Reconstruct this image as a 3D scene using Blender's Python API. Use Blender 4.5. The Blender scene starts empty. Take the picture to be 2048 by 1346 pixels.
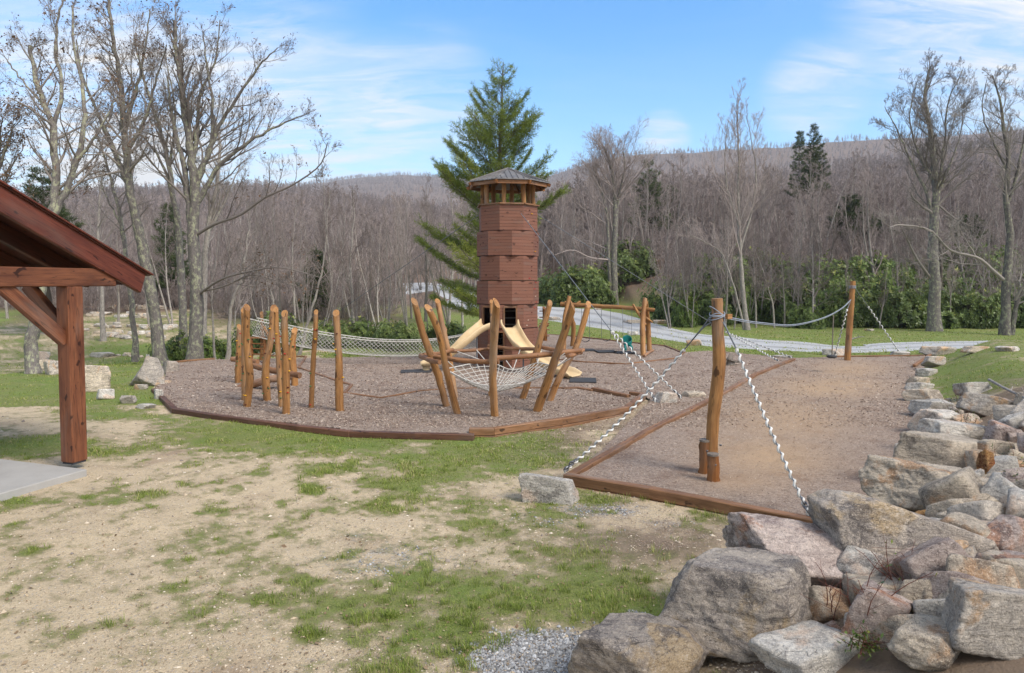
import bpy, math, random
import numpy as np
from mathutils import Vector, Matrix
R = math.radians
rng = np.random.default_rng(7)
random.seed(7)
S = bpy.context.scene
COL = S.collection
# ---------------------------------------------------------------- camera
F = 1365.0; PITCH = R(2.6); HY = 565.0; CH = 3.0
YC = HY + F * math.tan(PITCH)
cam = bpy.data.cameras.new('camera'); camo = bpy.data.objects.new('camera', cam); COL.objects.link(camo)
camo.location = (0, 0, CH); camo.rotation_euler = (math.pi / 2 - PITCH, 0, 0)
cam.sensor_width = 36; cam.lens = F / 2048 * 36; cam.shift_y = (YC - 673) / 2048
cam.clip_start = 0.1; cam.clip_end = 5000
S.camera = camo
# ---------------------------------------------------------------- light
SUN_EL = R(46); SUN_AZ = R(128)
S.view_settings.view_transform = 'Standard'; S.view_settings.look = 'None'; S.view_settings.gamma = 1
S.view_settings.exposure = 1.17
sun = bpy.data.lights.new('sun', 'SUN'); suno = bpy.data.objects.new('sun', sun); COL.objects.link(suno)
sun.energy = 2.0; sun.angle = R(24); sun.color = (1, 0.93, 0.84)
sd = Vector((math.sin(SUN_AZ) * math.cos(SUN_EL), math.cos(SUN_AZ) * math.cos(SUN_EL), math.sin(SUN_EL)))
suno.rotation_euler = sd.to_track_quat('Z', 'Y').to_euler()

class NT:
    """tiny helper for node trees"""
    def __init__(s, tree): s.t = tree; s.n = tree.nodes; s.l = tree.links
    def __call__(s, typ, ins=None, **kw):
        n = s.n.new(typ)
        for k, v in kw.items(): setattr(n, k, v)
        for k, v in (ins or {}).items():
            if isinstance(v, bpy.types.NodeSocket): s.l.new(v, n.inputs[k])
            else: n.inputs[k].default_value = v
        return n
    def math(s, op, a, b=0.0, c=None, clamp=False):
        d = {0: a, 1: b}
        if c is not None: d[2] = c
        return s('ShaderNodeMath', d, operation=op, use_clamp=clamp).outputs[0]
    def mix(s, f, a, b, bt='MIX'):
        n = s.n.new('ShaderNodeMix'); n.data_type = 'RGBA'; n.blend_type = bt; n.clamp_factor = True
        for i, v in ((0, f), (6, a), (7, b)):
            if isinstance(v, bpy.types.NodeSocket): s.l.new(v, n.inputs[i])
            else: n.inputs[i].default_value = v if i == 0 else (tuple(v) + (1,))[:4]
        return n.outputs[2]
    def ramp(s, f, lo, hi):
        return s('ShaderNodeMapRange', {0: f, 1: lo, 2: hi}, clamp=True).outputs[0]
    def noise(s, vec, scale, det=4, rough=.55, dist=0.0):
        return s('ShaderNodeTexNoise', {'Vector': vec, 'Scale': scale, 'Detail': det, 'Roughness': rough, 'Distortion': dist}).outputs[0]
    def mapv(s, vec, sc=(1, 1, 1), loc=(0, 0, 0), rot=(0, 0, 0)):
        return s('ShaderNodeMapping', {'Vector': vec, 'Scale': sc, 'Location': loc, 'Rotation': rot}).outputs[0]

w = bpy.data.worlds.new('World'); S.world = w; w.use_nodes = True
t = NT(w.node_tree); t.n.clear()
out = t('ShaderNodeOutputWorld'); SKYK = 0.125
sky = t('ShaderNodeTexSky', sky_type='NISHITA', sun_disc=False, sun_elevation=SUN_EL, sun_rotation=SUN_AZ, altitude=900, air_density=1.0, dust_density=0.6, ozone_density=1.6)
tc = t('ShaderNodeTexCoord').outputs['Generated']
sp = t('ShaderNodeSeparateXYZ', {0: tc}); zz = t.math('MAXIMUM', sp.outputs[2], 0.0)
den = t.math('ADD', zz, 0.22)
cv = t('ShaderNodeCombineXYZ', {0: t.math('DIVIDE', sp.outputs[0], den), 1: t.math('DIVIDE', sp.outputs[1], den), 2: 0.0}).outputs[0]
n1 = t.noise(t.mapv(cv, (1.0, 3.0, 1), (3.1, 1.7, 0), (0, 0, R(25))), 1.3, 8, .62, .6)
n2 = t.noise(t.mapv(cv, (.6, 1.6, 1), (8.2, 4.4, 0), (0, 0, R(-12))), .9, 4, .5, .3)
def blob(az_px, el_px, lo, hi):
    d = Vector(((az_px - 1024) / F, 1, (HY - el_px) / F)).normalized()
    dt = t('ShaderNodeVectorMath', {0: tc, 1: tuple(d)}, operation='DOT_PRODUCT').outputs['Value']
    return t('ShaderNodeMapRange', {0: dt, 1: lo, 2: hi}, interpolation_type='SMOOTHSTEP').outputs[0]
b1 = blob(480, 350, .958, 1.0); b2 = blob(2080, -50, .972, 1.0); b3 = blob(60, 340, .966, 1.0); b4 = blob(1322, 280, .9990, 1.0); b5 = blob(850, 215, .992, .9999); b6 = blob(1620, 190, .997, .9999)
hz = t.ramp(sp.outputs[2], .34, .02)
amt = t.math('MULTIPLY', t.ramp(n1, .46, .78), t.ramp(n2, .35, .65))
amt = t.math('MULTIPLY', amt, .22)
n4 = t.noise(t.mapv(cv, (1.0, 3.6, 1), (5.1, 2.7, 0), (0, 0, R(18))), 3.4, 9, .68, 1.1); nn = t.math('ADD', t.math('MULTIPLY', t.ramp(n1, .28, .72), .55), t.math('MULTIPLY', t.ramp(n4, .40, .66), .6))
for b, k in ((b1, .9), (b2, 1.1), (b3, .8), (b4, .8), (b5, .5), (b6, .6)):
    amt = t.math('ADD', amt, t.math('MULTIPLY', t.math('MULTIPLY', b, nn), k))
fill_clouds = t.math('MAXIMUM', t.ramp(sp.outputs[1], .1, -.35), t.ramp(sp.outputs[2], .62, .80)); fill_clouds = t.math('MULTIPLY', fill_clouds, t.ramp(t.noise(t.mapv(tc, (1.6, 1.6, 1.6)), 1.6, 5, .55), .34, .56))  # unseen clouds overhead and behind the camera, added to whiten the blue fill light
amt = t.math('ADD', amt, t.math('MULTIPLY', fill_clouds, .9)); amt = t.math('ADD', amt, t.math('MULTIPLY', hz, .16), clamp=True)
skc = t('ShaderNodeHueSaturation', {'Color': sky.outputs[0], 'Saturation': 1.34, 'Value': 1.06, 'Hue': .497}).outputs[0]
lp = t.mix(amt, skc, (3.95, 3.9, 3.8))
bg = t('ShaderNodeBackground', {'Color': lp, 'Strength': SKYK})
t.l.new(bg.outputs[0], out.inputs[0])

# ---------------------------------------------------------------- pixel helpers (photo 2048x1346 -> world)
cp, sp_ = math.cos(PITCH), math.sin(PITCH)
def ray(px, py):
    a = (px - 1024) / F; b = (YC - py) / F
    return np.array([a, cp + b * sp_, -sp_ + b * cp])
def proj(x, y, z):
    dz = z - CH
    dep = y * cp - dz * sp_; up = y * sp_ + dz * cp
    dep = np.where(dep < .05, .05, dep)
    return 1024 + F * x / dep, YC - F * up / dep
def ss(a, b, x):
    t_ = np.clip((x - a) / (b - a), 0, 1); return t_ * t_ * (3 - 2 * t_)
def atY(px, py, Y):
    d = ray(px, py); k = Y / d[1]; return np.array([d[0] * k, Y, CH + d[2] * k])
def flat(px, py, z=0.0):
    d = ray(px, py); k = (z - CH) / d[2]; return np.array([d[0] * k, d[1] * k, z])
def inpoly(px, py, poly):
    poly = np.asarray(poly, float); c = np.zeros(px.shape, bool); n = len(poly)
    for i in range(n):
        x0, y0 = poly[i]; x1, y1 = poly[(i + 1) % n]
        if y0 == y1: continue
        m = ((y0 > py) != (y1 > py)) & (px < (x1 - x0) * (py - y0) / (y1 - y0) + x0); c ^= m
    return c
def vnoise(x, y, seed=0):
    xi = np.floor(x).astype(np.int64); yi = np.floor(y).astype(np.int64); fx = x - xi; fy = y - yi
    fx = fx * fx * (3 - 2 * fx); fy = fy * fy * (3 - 2 * fy)
    def h(a, b):
        n = (a * 374761393 + b * 668265263 + seed * 974711) & 0x7fffffff
        n = ((n ^ (n >> 13)) * 1274126177) & 0x7fffffff
        return ((n ^ (n >> 16)) & 0xffff) / 65535.0
    return (h(xi, yi) * (1 - fx) + h(xi + 1, yi) * fx) * (1 - fy) + (h(xi, yi + 1) * (1 - fx) + h(xi + 1, yi + 1) * fx) * fy
def fbm(x, y, sc, o=4, seed=0):
    s = 0; a = 1; tot = 0
    for i in range(o):
        s = s + a * vnoise(x * sc + 17.3 * i, y * sc - 9.1 * i, seed + i); tot += a; a *= .55; sc *= 2.03
    return s / tot
# ---------------------------------------------------------------- terrain
MULCH_PX = [(305, 778), (350, 819), (500, 839), (700, 861), (800, 866), (945, 869), (975, 861), (1250, 816), (1285, 788), (1300, 800), (1200, 900), (1140, 950),
            (1625, 1041), (1700, 1028), (1770, 985), (1800, 930), (1836, 868), (1830, 810), (1825, 780), (1836, 752), (1862, 724), (1864, 712),
            (1670, 713), (1585, 715), (1500, 708), (1440, 700), (1367, 704), (1330, 691), (1230, 681), (1093, 668), (960, 668), (880, 705), (850, 712), (600, 716), (430, 718), (338, 727), (325, 760)]
MULCH = [tuple(flat(*p)[:2]) for p in MULCH_PX]
RL = [(17.2, 29), (17.0, 27.8), (13.1, 22.1), (10.3, 17.4), (8.15, 13.9), (6.6, 11.5), (5.1, 9.4), (3.9, 8.4), (2.6, 7.5), (1.45, 6), (.7, 5), (.3, 3), (.3, -3)]
RLy = np.array([p[1] for p in RL])[::-1]; RLx = np.array([p[0] for p in RL])[::-1]
RDx = np.array([-40, -3, 4, 8, 11, 14, 18, 25, 60.]); RDy = np.array([82, 80, 74, 66, 50, 43, 38, 36, 36.])
SKX = np.array([-900, 0, 400, 600, 700, 800, 900, 1000, 1100, 1150, 1200, 1300, 1500, 1700, 1950, 2048, 2900.])
SKYy = np.array([400, 385, 375, 368, 352, 346, 352, 356, 345, 330, 312, 302, 293, 276, 262, 250, 250.])
SKD = np.array([1800, 1900, 2000, 2200, 2300, 2300, 2300, 2200, 2000, 1900, 1800, 1700, 1600, 1500, 1400, 1400, 1400.])
SKM = np.array([385, 378, 372, 370, 384, 396, 405, 410, 398, 378, 368, 358, 345, 318, 285, 268, 262.])
def T(x, y, raw=False):
    x = np.asarray(x, float); y = np.asarray(y, float)
    z = -.075 * (1 - ss(15, 24, y)) - .12 * ss(-9, -14, x) * ss(12, 20, y) * (1 - ss(24, 40, y))
    z = z + .045 * np.maximum(0, y - 42) * ss(42, 60, y) * (y < 115) + (.045 * 73) * (y >= 115)
    z = z - .9 * np.exp(-((x + 22) / 12) ** 2 - ((y - 34) / 7) ** 2)
    # right bank behind the lawn
    d = y - np.interp(x, RDx, RDy); st = np.interp(x, [4, 9, 14, 40], [4, 5, 11, 12])
    r = ss(-4, 7, x)
    z = z + r * .2 * np.clip(d - st, 0, 26) * ss(0, 8, d - st)
    # embankment by the boulders
    e = x - np.interp(y, RLy, RLx)
    z = z + .85 * ss(-.1, 3.0, e) * (1 - ss(25.5, 30.5, y)) * ss(-6, 0, y)
    # hills: a nearer wooded hill, a dip, then the distant ridge
    yy = np.maximum(y, 1.0); pxx = 1024 + F * x / yy
    el = (HY - np.interp(pxx, SKX, SKYy)) / F; D = np.interp(pxx, SKX, SKD)
    zm = CH + (HY - np.interp(pxx, SKX, SKM)) / F * 560 - 8; zf = CH + el * D - 9
    t1 = np.clip((yy - 110) / 450, 0, 1); t2 = np.clip((yy - 560) / 240, 0, 1); t3 = np.clip((yy - 800) / (D - 800), 0, 1.5)
    hz_ = z * (1 - t1) + zm * t1 ** 1.25
    hz_ = np.where(yy > 560, zm * (1 - .12 * t2 * t2), hz_); hz_ = np.where(yy > 800, zm * .88 + (zf - zm * .88) * np.where(t3 < 1, t3 ** 1.1, 1 - (t3 - 1) * 1.2), hz_)
    z = np.where(y > 110, hz_, z)
    z = z + (fbm(x, y, .016, 3, 3) - .5) * 8 * ss(130, 300, y) + (fbm(x, y, .003, 3, 13) - .5) * 40 * ss(700, 1300, y) * (1 - ss(.75, 1.0, yy / D))
    z = z + (fbm(x, y, .35, 3, 5) - .5) * .10
    if not raw:
        ins = inpoly(x, y, MULCH)
        z = np.where(ins, -.13, z)
    return z
def Tf(x, y): return float(T(np.array([x]), np.array([y]))[0])
def gp(px, py, tmax=900):
    """ground point seen at photo pixel"""
    d = ray(px, py); ts = np.concatenate([np.arange(3, 60, .1), np.arange(60, tmax, .5)])
    P = np.array([0, 0, CH])[None] + ts[:, None] * d[None]
    g = T(P[:, 0], P[:, 1]); below = np.nonzero(P[:, 2] <= g)[0]
    if len(below) == 0: return P[-1]
    p = P[below[0]].copy(); p[2] = g[below[0]]; return p
# ---------------------------------------------------------------- mesh helpers
class MB:
    def __init__(s): s.V = []; s.F = {}; s.TC = []; s.RN = []; s.n = 0
    def add(s, V, Fs, tc=None, rn=0.5):
        V = np.asarray(V, float).reshape(-1, 3); 
        if tc is None: tc = V
        if not isinstance(Fs, (list, tuple)): Fs = [Fs]
        for f in Fs:
            f = np.asarray(f, np.int64)
            if f.size: s.F.setdefault(f.shape[1], []).append(f + s.n)
        s.V.append(V); s.TC.append(np.asarray(tc, float)); s.RN.append(np.broadcast_to(np.asarray(rn, float), (len(V),)))
        s.n += len(V)
    def build(s, name, mat=None, parent=None, smooth=True, org=None, mask=None):
        V = np.concatenate(s.V) if s.V else np.zeros((0, 3)); 
        if parent is not None: V = V - np.array(parent.location)[None]
        elif org is not None: V = V - np.asarray(org)[None]
        me = bpy.data.meshes.new(name)
        me.vertices.add(len(V)); me.vertices.foreach_set('co', V.astype(np.float32).ravel())
        li = []; tot = []
        for k, fl in s.F.items():
            f = np.concatenate(fl); li.append(f.ravel()); tot.append(np.full(len(f), k))
        li = np.concatenate(li); tot = np.concatenate(tot); st = np.concatenate([[0], np.cumsum(tot)[:-1]])
        me.loops.add(len(li)); me.loops.foreach_set('vertex_index', li.astype(np.int32))
        me.polygons.add(len(tot)); me.polygons.foreach_set('loop_start', st.astype(np.int32)); me.polygons.foreach_set('loop_total', tot.astype(np.int32))
        me.polygons.foreach_set('use_smooth', np.full(len(tot), smooth))
        me.update(calc_edges=True)
        a = me.attributes.new('tc', 'FLOAT_VECTOR', 'POINT'); a.data.foreach_set('vector', np.concatenate(s.TC).astype(np.float32).ravel())
        a = me.attributes.new('rn', 'FLOAT', 'POINT'); a.data.foreach_set('value', np.concatenate(s.RN).astype(np.float32))
        if mask is not None:
            a = me.attributes.new('mask', 'FLOAT_VECTOR', 'POINT'); a.data.foreach_set('vector', mask.astype(np.float32).ravel())
        if mat: me.materials.append(mat)
        o = bpy.data.objects.new(name, me); COL.objects.link(o)
        if parent is not None: o.parent = parent
        elif org is not None: o.location = tuple(org)
        return o
def tag(o, label=None, cat=None, group=None, kind=None):
    if label: o['label'] = label
    if cat: o['category'] = cat
    if group: o['group'] = group
    if kind: o['kind'] = kind
    return o
def thing(name, loc, label, cat, group=None):
    o = bpy.data.objects.new(name, None); o.empty_display_size = .2; COL.objects.link(o); o.location = tuple(float(v) for v in loc)
    return tag(o, label, cat, group)
def copy_tree(o, parent=None):
    c = o.copy(); COL.objects.link(c); c.parent = parent
    for ch in list(o.children): copy_tree(ch, c)
    return c
def frames(P):
    P = np.asarray(P, float); Tn = np.gradient(P, axis=0); Tn /= np.linalg.norm(Tn, axis=1)[:, None] + 1e-9
    ref = np.array([.31, .27, .91]) if abs((Tn[0] @ np.array([.31, .27, .91]))) < .9 else np.array([1., .2, 0])
    A = np.cross(Tn, ref); A /= np.linalg.norm(A, axis=1)[:, None] + 1e-9
    B = np.cross(Tn, A); return Tn, A, B
def tube(mb, P, rad, k=6, cap=False, slant=0.0, rn=.5, ovl=None):
    P = np.asarray(P, float); n = len(P); rad = np.broadcast_to(np.asarray(rad, float), (n,))
    Tn, A, B = frames(P); th = np.arange(k) / k * 2 * math.pi
    c, s_ = np.cos(th), np.sin(th); rr = rad[:, None] * (np.ones((n, k)) if ovl is None else ovl)
    V = P[:, None] + rr[..., None] * (c[None, :, None] * A[:, None] + s_[None, :, None] * B[:, None])
    if slant: V[-1] += (c * slant * rad[-1])[:, None] * Tn[-1][None]
    L = np.concatenate([[0], np.cumsum(np.linalg.norm(np.diff(P, axis=0), axis=1))])
    tcv = np.stack([rr * c, rr * s_, np.broadcast_to(L[:, None], (n, k))], -1) + np.array([0, 0, rn * 37.0])
    i = np.arange(n - 1)[:, None] * k; j = np.arange(k)[None]; j2 = (j + 1) % k
    Fq = np.stack([i + j, i + j2, i + k + j2, i + k + j], -1).reshape(-1, 4)
    V = V.reshape(-1, 3); tcv = tcv.reshape(-1, 3); Fs = [Fq]
    if cap:
        m = len(V); e0, e1 = V[:k].copy(), V[(n - 1) * k:].copy(); t0, t1 = tcv[:k] * [1, 1, .0] + [3, 3, rn * 9], tcv[(n - 1) * k:n * k] * [1, 1, 0] + [5, 4, rn * 9]
        V = np.concatenate([V, e0, [e0.mean(0)], e1, [e1.mean(0)]]); tcv = np.concatenate([tcv, t0, [t0.mean(0)], t1, [t1.mean(0)]])
        j = np.arange(k); j2 = (j + 1) % k
        Fs.append(np.stack([np.full(k, m + k), m + j2, m + j], -1)); Fs.append(np.stack([np.full(k, m + 2 * k + 1), m + k + 1 + j, m + k + 1 + j2], -1))
    mb.add(V, Fs, tcv, rn)
BQ = np.array([[0, 3, 2, 1], [4, 5, 6, 7], [0, 1, 5, 4], [1, 2, 6, 5], [2, 3, 7, 6], [3, 0, 4, 7]])
def boxl(mb, p0, p1, wdt, hgt, up=(0, 0, 1), rn=None, bev=0.0):
    """beam from p0 to p1, centred, width x height"""
    p0 = np.asarray(p0, float); p1 = np.asarray(p1, float); z = p1 - p0; L = np.linalg.norm(z); z = z / L
    u = np.asarray(up, float); x = np.cross(u, z); x /= np.linalg.norm(x); u = np.cross(z, x)
    if rn is None: rn = rng.random()
    b = bev; a, h = wdt / 2, hgt / 2
    if b <= 0:
        q = [(-a, -h), (a, -h), (a, h), (-a, h)]
        V = [p0 + x * i + u * j for i, j in q] + [p1 + x * i + u * j for i, j in q]
        tcv = [(i, j, 0) for i, j in q] + [(i, j, L) for i, j in q]
        mb.add(V, [BQ], np.array(tcv) + [rn * 5, rn * 3, rn * 41], rn)
    else:
        q = [(-a + b, -h), (a - b, -h), (a, -h + b), (a, h - b), (a - b, h), (-a + b, h), (-a, h - b), (-a, -h + b)]
        V = []; tcv = []
        for (pp, l, s_) in ((p0, 0, 0), (p0, 0, 1), (p1, L, 1), (p1, L, 0)):
            off = z * (b if (s_ and l == 0) else (-b if s_ else 0))
            for i, j in q:
                k = 1 if s_ else (1 - b / max(a, h))
                V.append(pp + off + x * i * k + u * j * k); tcv.append((i * k, j * k, l))
        Fq = [[r_ * 8 + i, r_ * 8 + (i + 1) % 8, r_ * 8 + 8 + (i + 1) % 8, r_ * 8 + 8 + i] for r_ in range(3) for i in range(8)]
        mb.add(V, [np.array(Fq), np.array([list(range(7, -1, -1)), [24 + i for i in range(8)]])], np.array(tcv) + [rn * 5, rn * 3, rn * 41], rn)
def spline(P, n):
    P = np.asarray(P, float); m = len(P)
    if m == 2: t_ = np.linspace(0, 1, n)[:, None]; return P[0] * (1 - t_) + P[1] * t_
    Q = np.concatenate([[2 * P[0] - P[1]], P, [2 * P[-1] - P[-2]]]); o = []
    for u in np.linspace(0, m - 1 - 1e-6, n):
        i = int(u); f = u - i; a, b, c, d = Q[i:i + 4]
        o.append(.5 * ((2 * b) + (-a + c) * f + (2 * a - 5 * b + 4 * c - d) * f * f + (-a + 3 * b - 3 * c + d) * f ** 3))
    return np.array(o)
def log(mb, P, r0, r1, n=18, k=14, wob=.25, slant=.6, rn=None):
    """natural debarked log through the control points"""
    if rn is None: rn = rng.random()
    Q = spline(P, n); t_ = np.linspace(0, 1, n); rad = r0 + (r1 - r0) * t_
    Q = Q + np.cumsum(rng.normal(0, wob * .16 * r0, (n, 3)), axis=0) * np.sin(t_ * math.pi)[:, None]
    ov = 1 + .035 * rng.normal(0, 1, (n, k)); ph = rng.random(3) * 6
    th = np.arange(k) / k * 6.283
    ov += .05 * np.sin(th * 2 + ph[0])[None] + .05 * np.sin(t_ * 9 + ph[1])[:, None]
    for _ in range(4):
        a, b = rng.integers(1, n - 1), rng.integers(0, k); ov[a, b] += .3; ov[a, (b + 1) % k] += .12
    tube(mb, Q, rad, k, True, slant, rn, ov); return Q
# ---------------------------------------------------------------- materials
def mat(name, fn):
    m = bpy.data.materials.new(name); m.use_nodes = True; t_ = NT(m.node_tree); t_.n.clear()
    o = t_('ShaderNodeOutputMaterial'); b = t_('ShaderNodeBsdfPrincipled', {'Roughness': .85}); b.inputs['Specular IOR Level'].default_value = .25
    t_.l.new(b.outputs[0], o.inputs[0]); fn(t_, b); return m
def setc(t_, b, col, rough=None, bump=None, bs=.3, bd=.02):
    if isinstance(col, bpy.types.NodeSocket): t_.l.new(col, b.inputs['Base Color'])
    else: b.inputs['Base Color'].default_value = tuple(col) + (1,)
    if rough is not None:
        if isinstance(rough, bpy.types.NodeSocket): t_.l.new(rough, b.inputs['Roughness'])
        else: b.inputs['Roughness'].default_value = rough
    if bump is not None:
        bm_ = t_('ShaderNodeBump', {'Height': bump, 'Strength': bs, 'Distance': bd}); t_.l.new(bm_.outputs[0], b.inputs['Normal'])
def attr(t_, n, o=1): return t_('ShaderNodeAttribute', attribute_name=n).outputs[o]
def wood(name, lo, hi, dark, gs=26, rough=.55, along=.06, bmp=.35, var=.4, crack=.6):
    def fn(t_, b):
        v = attr(t_, 'tc'); rn = attr(t_, 'rn', 2)
        g = t_.noise(t_.mapv(v, (1, 1, along)), gs, 6, .65, .8)
        g2 = t_.noise(t_.mapv(v, (1, 1, .35)), 4, 4, .6)
        c = t_.mix(t_.ramp(g, .32, .68), lo, hi)
        c = t_.mix(t_.ramp(g2, .45, .75), c, dark)
        kn = t_.noise(t_.mapv(v, (1, 1, .5)), 9, 2, .5); c = t_.mix(t_.ramp(kn, .66, .71), c, tuple(x * .5 for x in dark))
        ck = t_.noise(t_.mapv(v, (1, 1, .05), (4, 2, 1)), 11, 3, .5, .3); c = t_.mix(t_.math('MULTIPLY', t_.ramp(t_.math('ABSOLUTE', t_.math('SUBTRACT', ck, .5)), .016, .0), crack), c, tuple(x * .22 for x in dark))
        gy = t_.noise(t_.mapv(v, (1, 1, .3), (9, 2, 5)), 2.2, 5, .6); c = t_.mix(t_.math('MULTIPLY', t_.ramp(gy, .52, .72), .45), c, tuple(sum(hi) / 3 * k_ for k_ in (1.15, 1.0, .85)))
        hs = t_('ShaderNodeHueSaturation', {'Color': c})
        vv = t_.math('ADD', t_.math('MULTIPLY', rn, var), 1 - var / 2)
        hs.inputs['Value'].default_value = 1; t_.l.new(vv, hs.inputs['Value'])
        setc(t_, b, hs.outputs[0], rough, g, bmp, .01)
    return mat(name, fn)
M = {}
M['log'] = wood('stained_log', (.25, .115, .036), (.43, .22, .080), (.19, .085, .032))
M['log_dark'] = wood('dark_log', (.17, .062, .018), (.29, .125, .042), (.10, .040, .013))
M['rail'] = wood('debarked_rail', (.21, .095, .042), (.36, .18, .085), (.13, .06, .03))
M['edge_dark'] = wood('dark_edging_timber', (.095, .042, .024), (.165, .08, .048), (.07, .03, .018), 20)
M['edge'] = wood('edging_timber', (.16, .078, .036), (.30, .155, .078), (.12, .06, .03), 20)
M['frame'] = wood('red_brown_timber', (.105, .036, .018), (.215, .080, .036), (.07, .024, .013), 18, .5)
M['barge'] = wood('barge_timber', (.10, .026, .015), (.165, .046, .025), (.07, .018, .011), 16, .5)
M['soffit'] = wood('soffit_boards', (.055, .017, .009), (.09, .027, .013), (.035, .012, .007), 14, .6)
M['cladding'] = wood('brown_cladding', (.195, .086, .056), (.215, .097, .064), (.178, .076, .050), 30, .6, .03, .10, .12, .0)
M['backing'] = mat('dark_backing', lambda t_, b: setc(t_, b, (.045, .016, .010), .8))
M['greywood'] = wood('weathered_wood', (.16, .13, .11), (.30, .26, .22), (.11, .09, .07))
def m_rope(name, c0, c1, r=.8):
    return mat(name, lambda t_, b: setc(t_, b, t_.mix(t_.ramp(t_.noise(t_('ShaderNodeTexCoord').outputs['Object'], 14, 3), .35, .65), c0, c1), r))
M['rope'] = m_rope('white_rope', (.50, .49, .46), (.78, .77, .74))
M['net'] = m_rope('net_rope', (.42, .395, .35), (.64, .61, .56))
M['cable'] = m_rope('steel_cable', (.10, .11, .12), (.19, .20, .22), .5)
M['greyrope'] = m_rope('grey_blue_rope', (.20, .23, .28), (.34, .37, .42))
M['chain'] = mat('chain_steel', lambda t_, b: (setc(t_, b, (.16, .16, .17), .45), setattr(b.inputs['Metallic'], 'default_value', .8)))
M['slide'] = mat('tan_plastic', lambda t_, b: setc(t_, b, t_.mix(t_.ramp(t_.noise(t_('ShaderNodeTexCoord').outputs['Object'], 2.2, 4), .3, .7), (.56, .40, .22), (.68, .52, .31)), .45))
M['teal'] = mat('teal_plastic', lambda t_, b: setc(t_, b, (.006, .135, .125), .35))
M['black'] = mat('black_rubber', lambda t_, b: setc(t_, b, t_.mix(t_.noise(t_('ShaderNodeTexCoord').outputs['Object'], 30, 3), (.03, .03, .032), (.07, .07, .075)), .8))
for n_, c_ in (('yellow', (.72, .38, .015)), ('red', (.42, .02, .015)), ('green', (.05, .14, .05)), ('pale', (.62, .50, .38)), ('dkred', (.09, .015, .012))):
    M['hold_' + n_] = mat('hold_' + n_, lambda t_, b, c_=c_: setc(t_, b, c_, .5))
def roofmetal(t_, b):
    v = t_('ShaderNodeTexCoord').outputs['Object']; n = t_.noise(v, 3, 5, .6)
    setc(t_, b, t_.mix(t_.ramp(n, .3, .7), (.15, .135, .125), (.25, .235, .225)), t_.ramp(n, -.2, 1.3)); b.inputs['Metallic'].default_value = .35
M['roofmetal'] = mat('roof_metal', roofmetal)
def concrete(t_, b):
    v = t_('ShaderNodeTexCoord').outputs['Object']; n = t_.noise(v, 2.2, 7, .65); f = t_.noise(v, 60, 4, .6)
    setc(t_, b, t_.mix(f, t_.mix(t_.ramp(n, .3, .7), (.30, .285, .26), (.42, .40, .37)), (.36, .34, .31)), .85, f, .25, .01)
M['concrete'] = mat('concrete', concrete)
def ground_mat(t_, b):
    v = t_('ShaderNodeTexCoord').outputs['Object']; m = t_('ShaderNodeSeparateXYZ', {0: attr(t_, 'mask')})
    gr, gv, li = m.outputs[0], m.outputs[1], m.outputs[2]
    n0 = t_.noise(v, .7, 5, .6); n1 = t_.noise(v, 7, 6, .7); n2 = t_.noise(v, 45, 5, .75); n3 = t_.noise(v, 2.2, 6, .65)
    sand = t_.mix(t_.ramp(n3, .35, .68), (.63, .50, .325), (.50, .395, .26))
    sand = t_.mix(t_.ramp(n2, .50, .68), sand, (.56, .45, .31)); sand = t_.mix(t_.ramp(n2, .47, .30), sand, (.20, .145, .095))
    sand = t_.mix(t_.ramp(n0, .55, .75), sand, (.30, .21, .14))
    vor = t_('ShaderNodeTexVoronoi', {'Vector': v, 'Scale': 42.0, 'Randomness': 1.0}); vr = t_('ShaderNodeSeparateColor', {0: vor.outputs['Color']}).outputs[0]
    stone = t_.mix(vr, (.17, .165, .165), (.60, .58, .56)); stone = t_.mix(t_.ramp(vor.outputs['Distance'], .35, .75), stone, (.11, .10, .095))
    sand = t_.mix(t_.math('MULTIPLY', t_.ramp(vr, .80, .84), t_.ramp(vor.outputs['Distance'], .42, .30)), sand, t_.mix(n1, (.22, .20, .19), (.60, .53, .44)))
    c = t_.mix(t_.ramp(t_.math('ADD', gv, t_.math('MULTIPLY', t_.math('SUBTRACT', n1, .5), .9)), .40, .62), sand, stone)
    grass = t_.mix(t_.ramp(n1, .3, .7), (.125, .155, .038), (.24, .25, .08)); grass = t_.mix(t_.ramp(n0, .42, .68), grass, (.15, .215, .042))
    grass = t_.mix(t_.ramp(n2, .56, .72), grass, (.33, .29, .12)); grass = t_.mix(t_.ramp(n2, .45, .28), grass, (.055, .072, .018))
    c = t_.mix(t_.math('MULTIPLY', t_.ramp(t_.math('ADD', gr, t_.math('MULTIPLY', t_.math('SUBTRACT', n1, .5), .8)), .12, .55), .75), c, t_.mix(n2, (.15, .12, .06), (.30, .25, .14)))
    c = t_.mix(t_.ramp(t_.math('ADD', gr, t_.math('ADD', t_.math('MULTIPLY', t_.math('SUBTRACT', n1, .5), 1.2), t_.math('MULTIPLY', t_.math('SUBTRACT', n2, .5), .9))), .30, .82), c, grass)
    lit = t_.mix(t_.ramp(n1, .3, .7), (.105, .068, .045), (.24, .165, .12)); lit = t_.mix(t_.ramp(n2, .55, .75), lit, (.34, .26, .20)); lit = t_.mix(t_.ramp(n0, .4, .7), lit, (.16, .115, .085))
    c = t_.mix(li, c, lit)
    setc(t_, b, c, .95, t_.math('ADD', t_.math('MULTIPLY', n2, .6), t_.math('MULTIPLY', n1, .9)), .85, .05)
M['ground'] = mat('ground', ground_mat)
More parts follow.
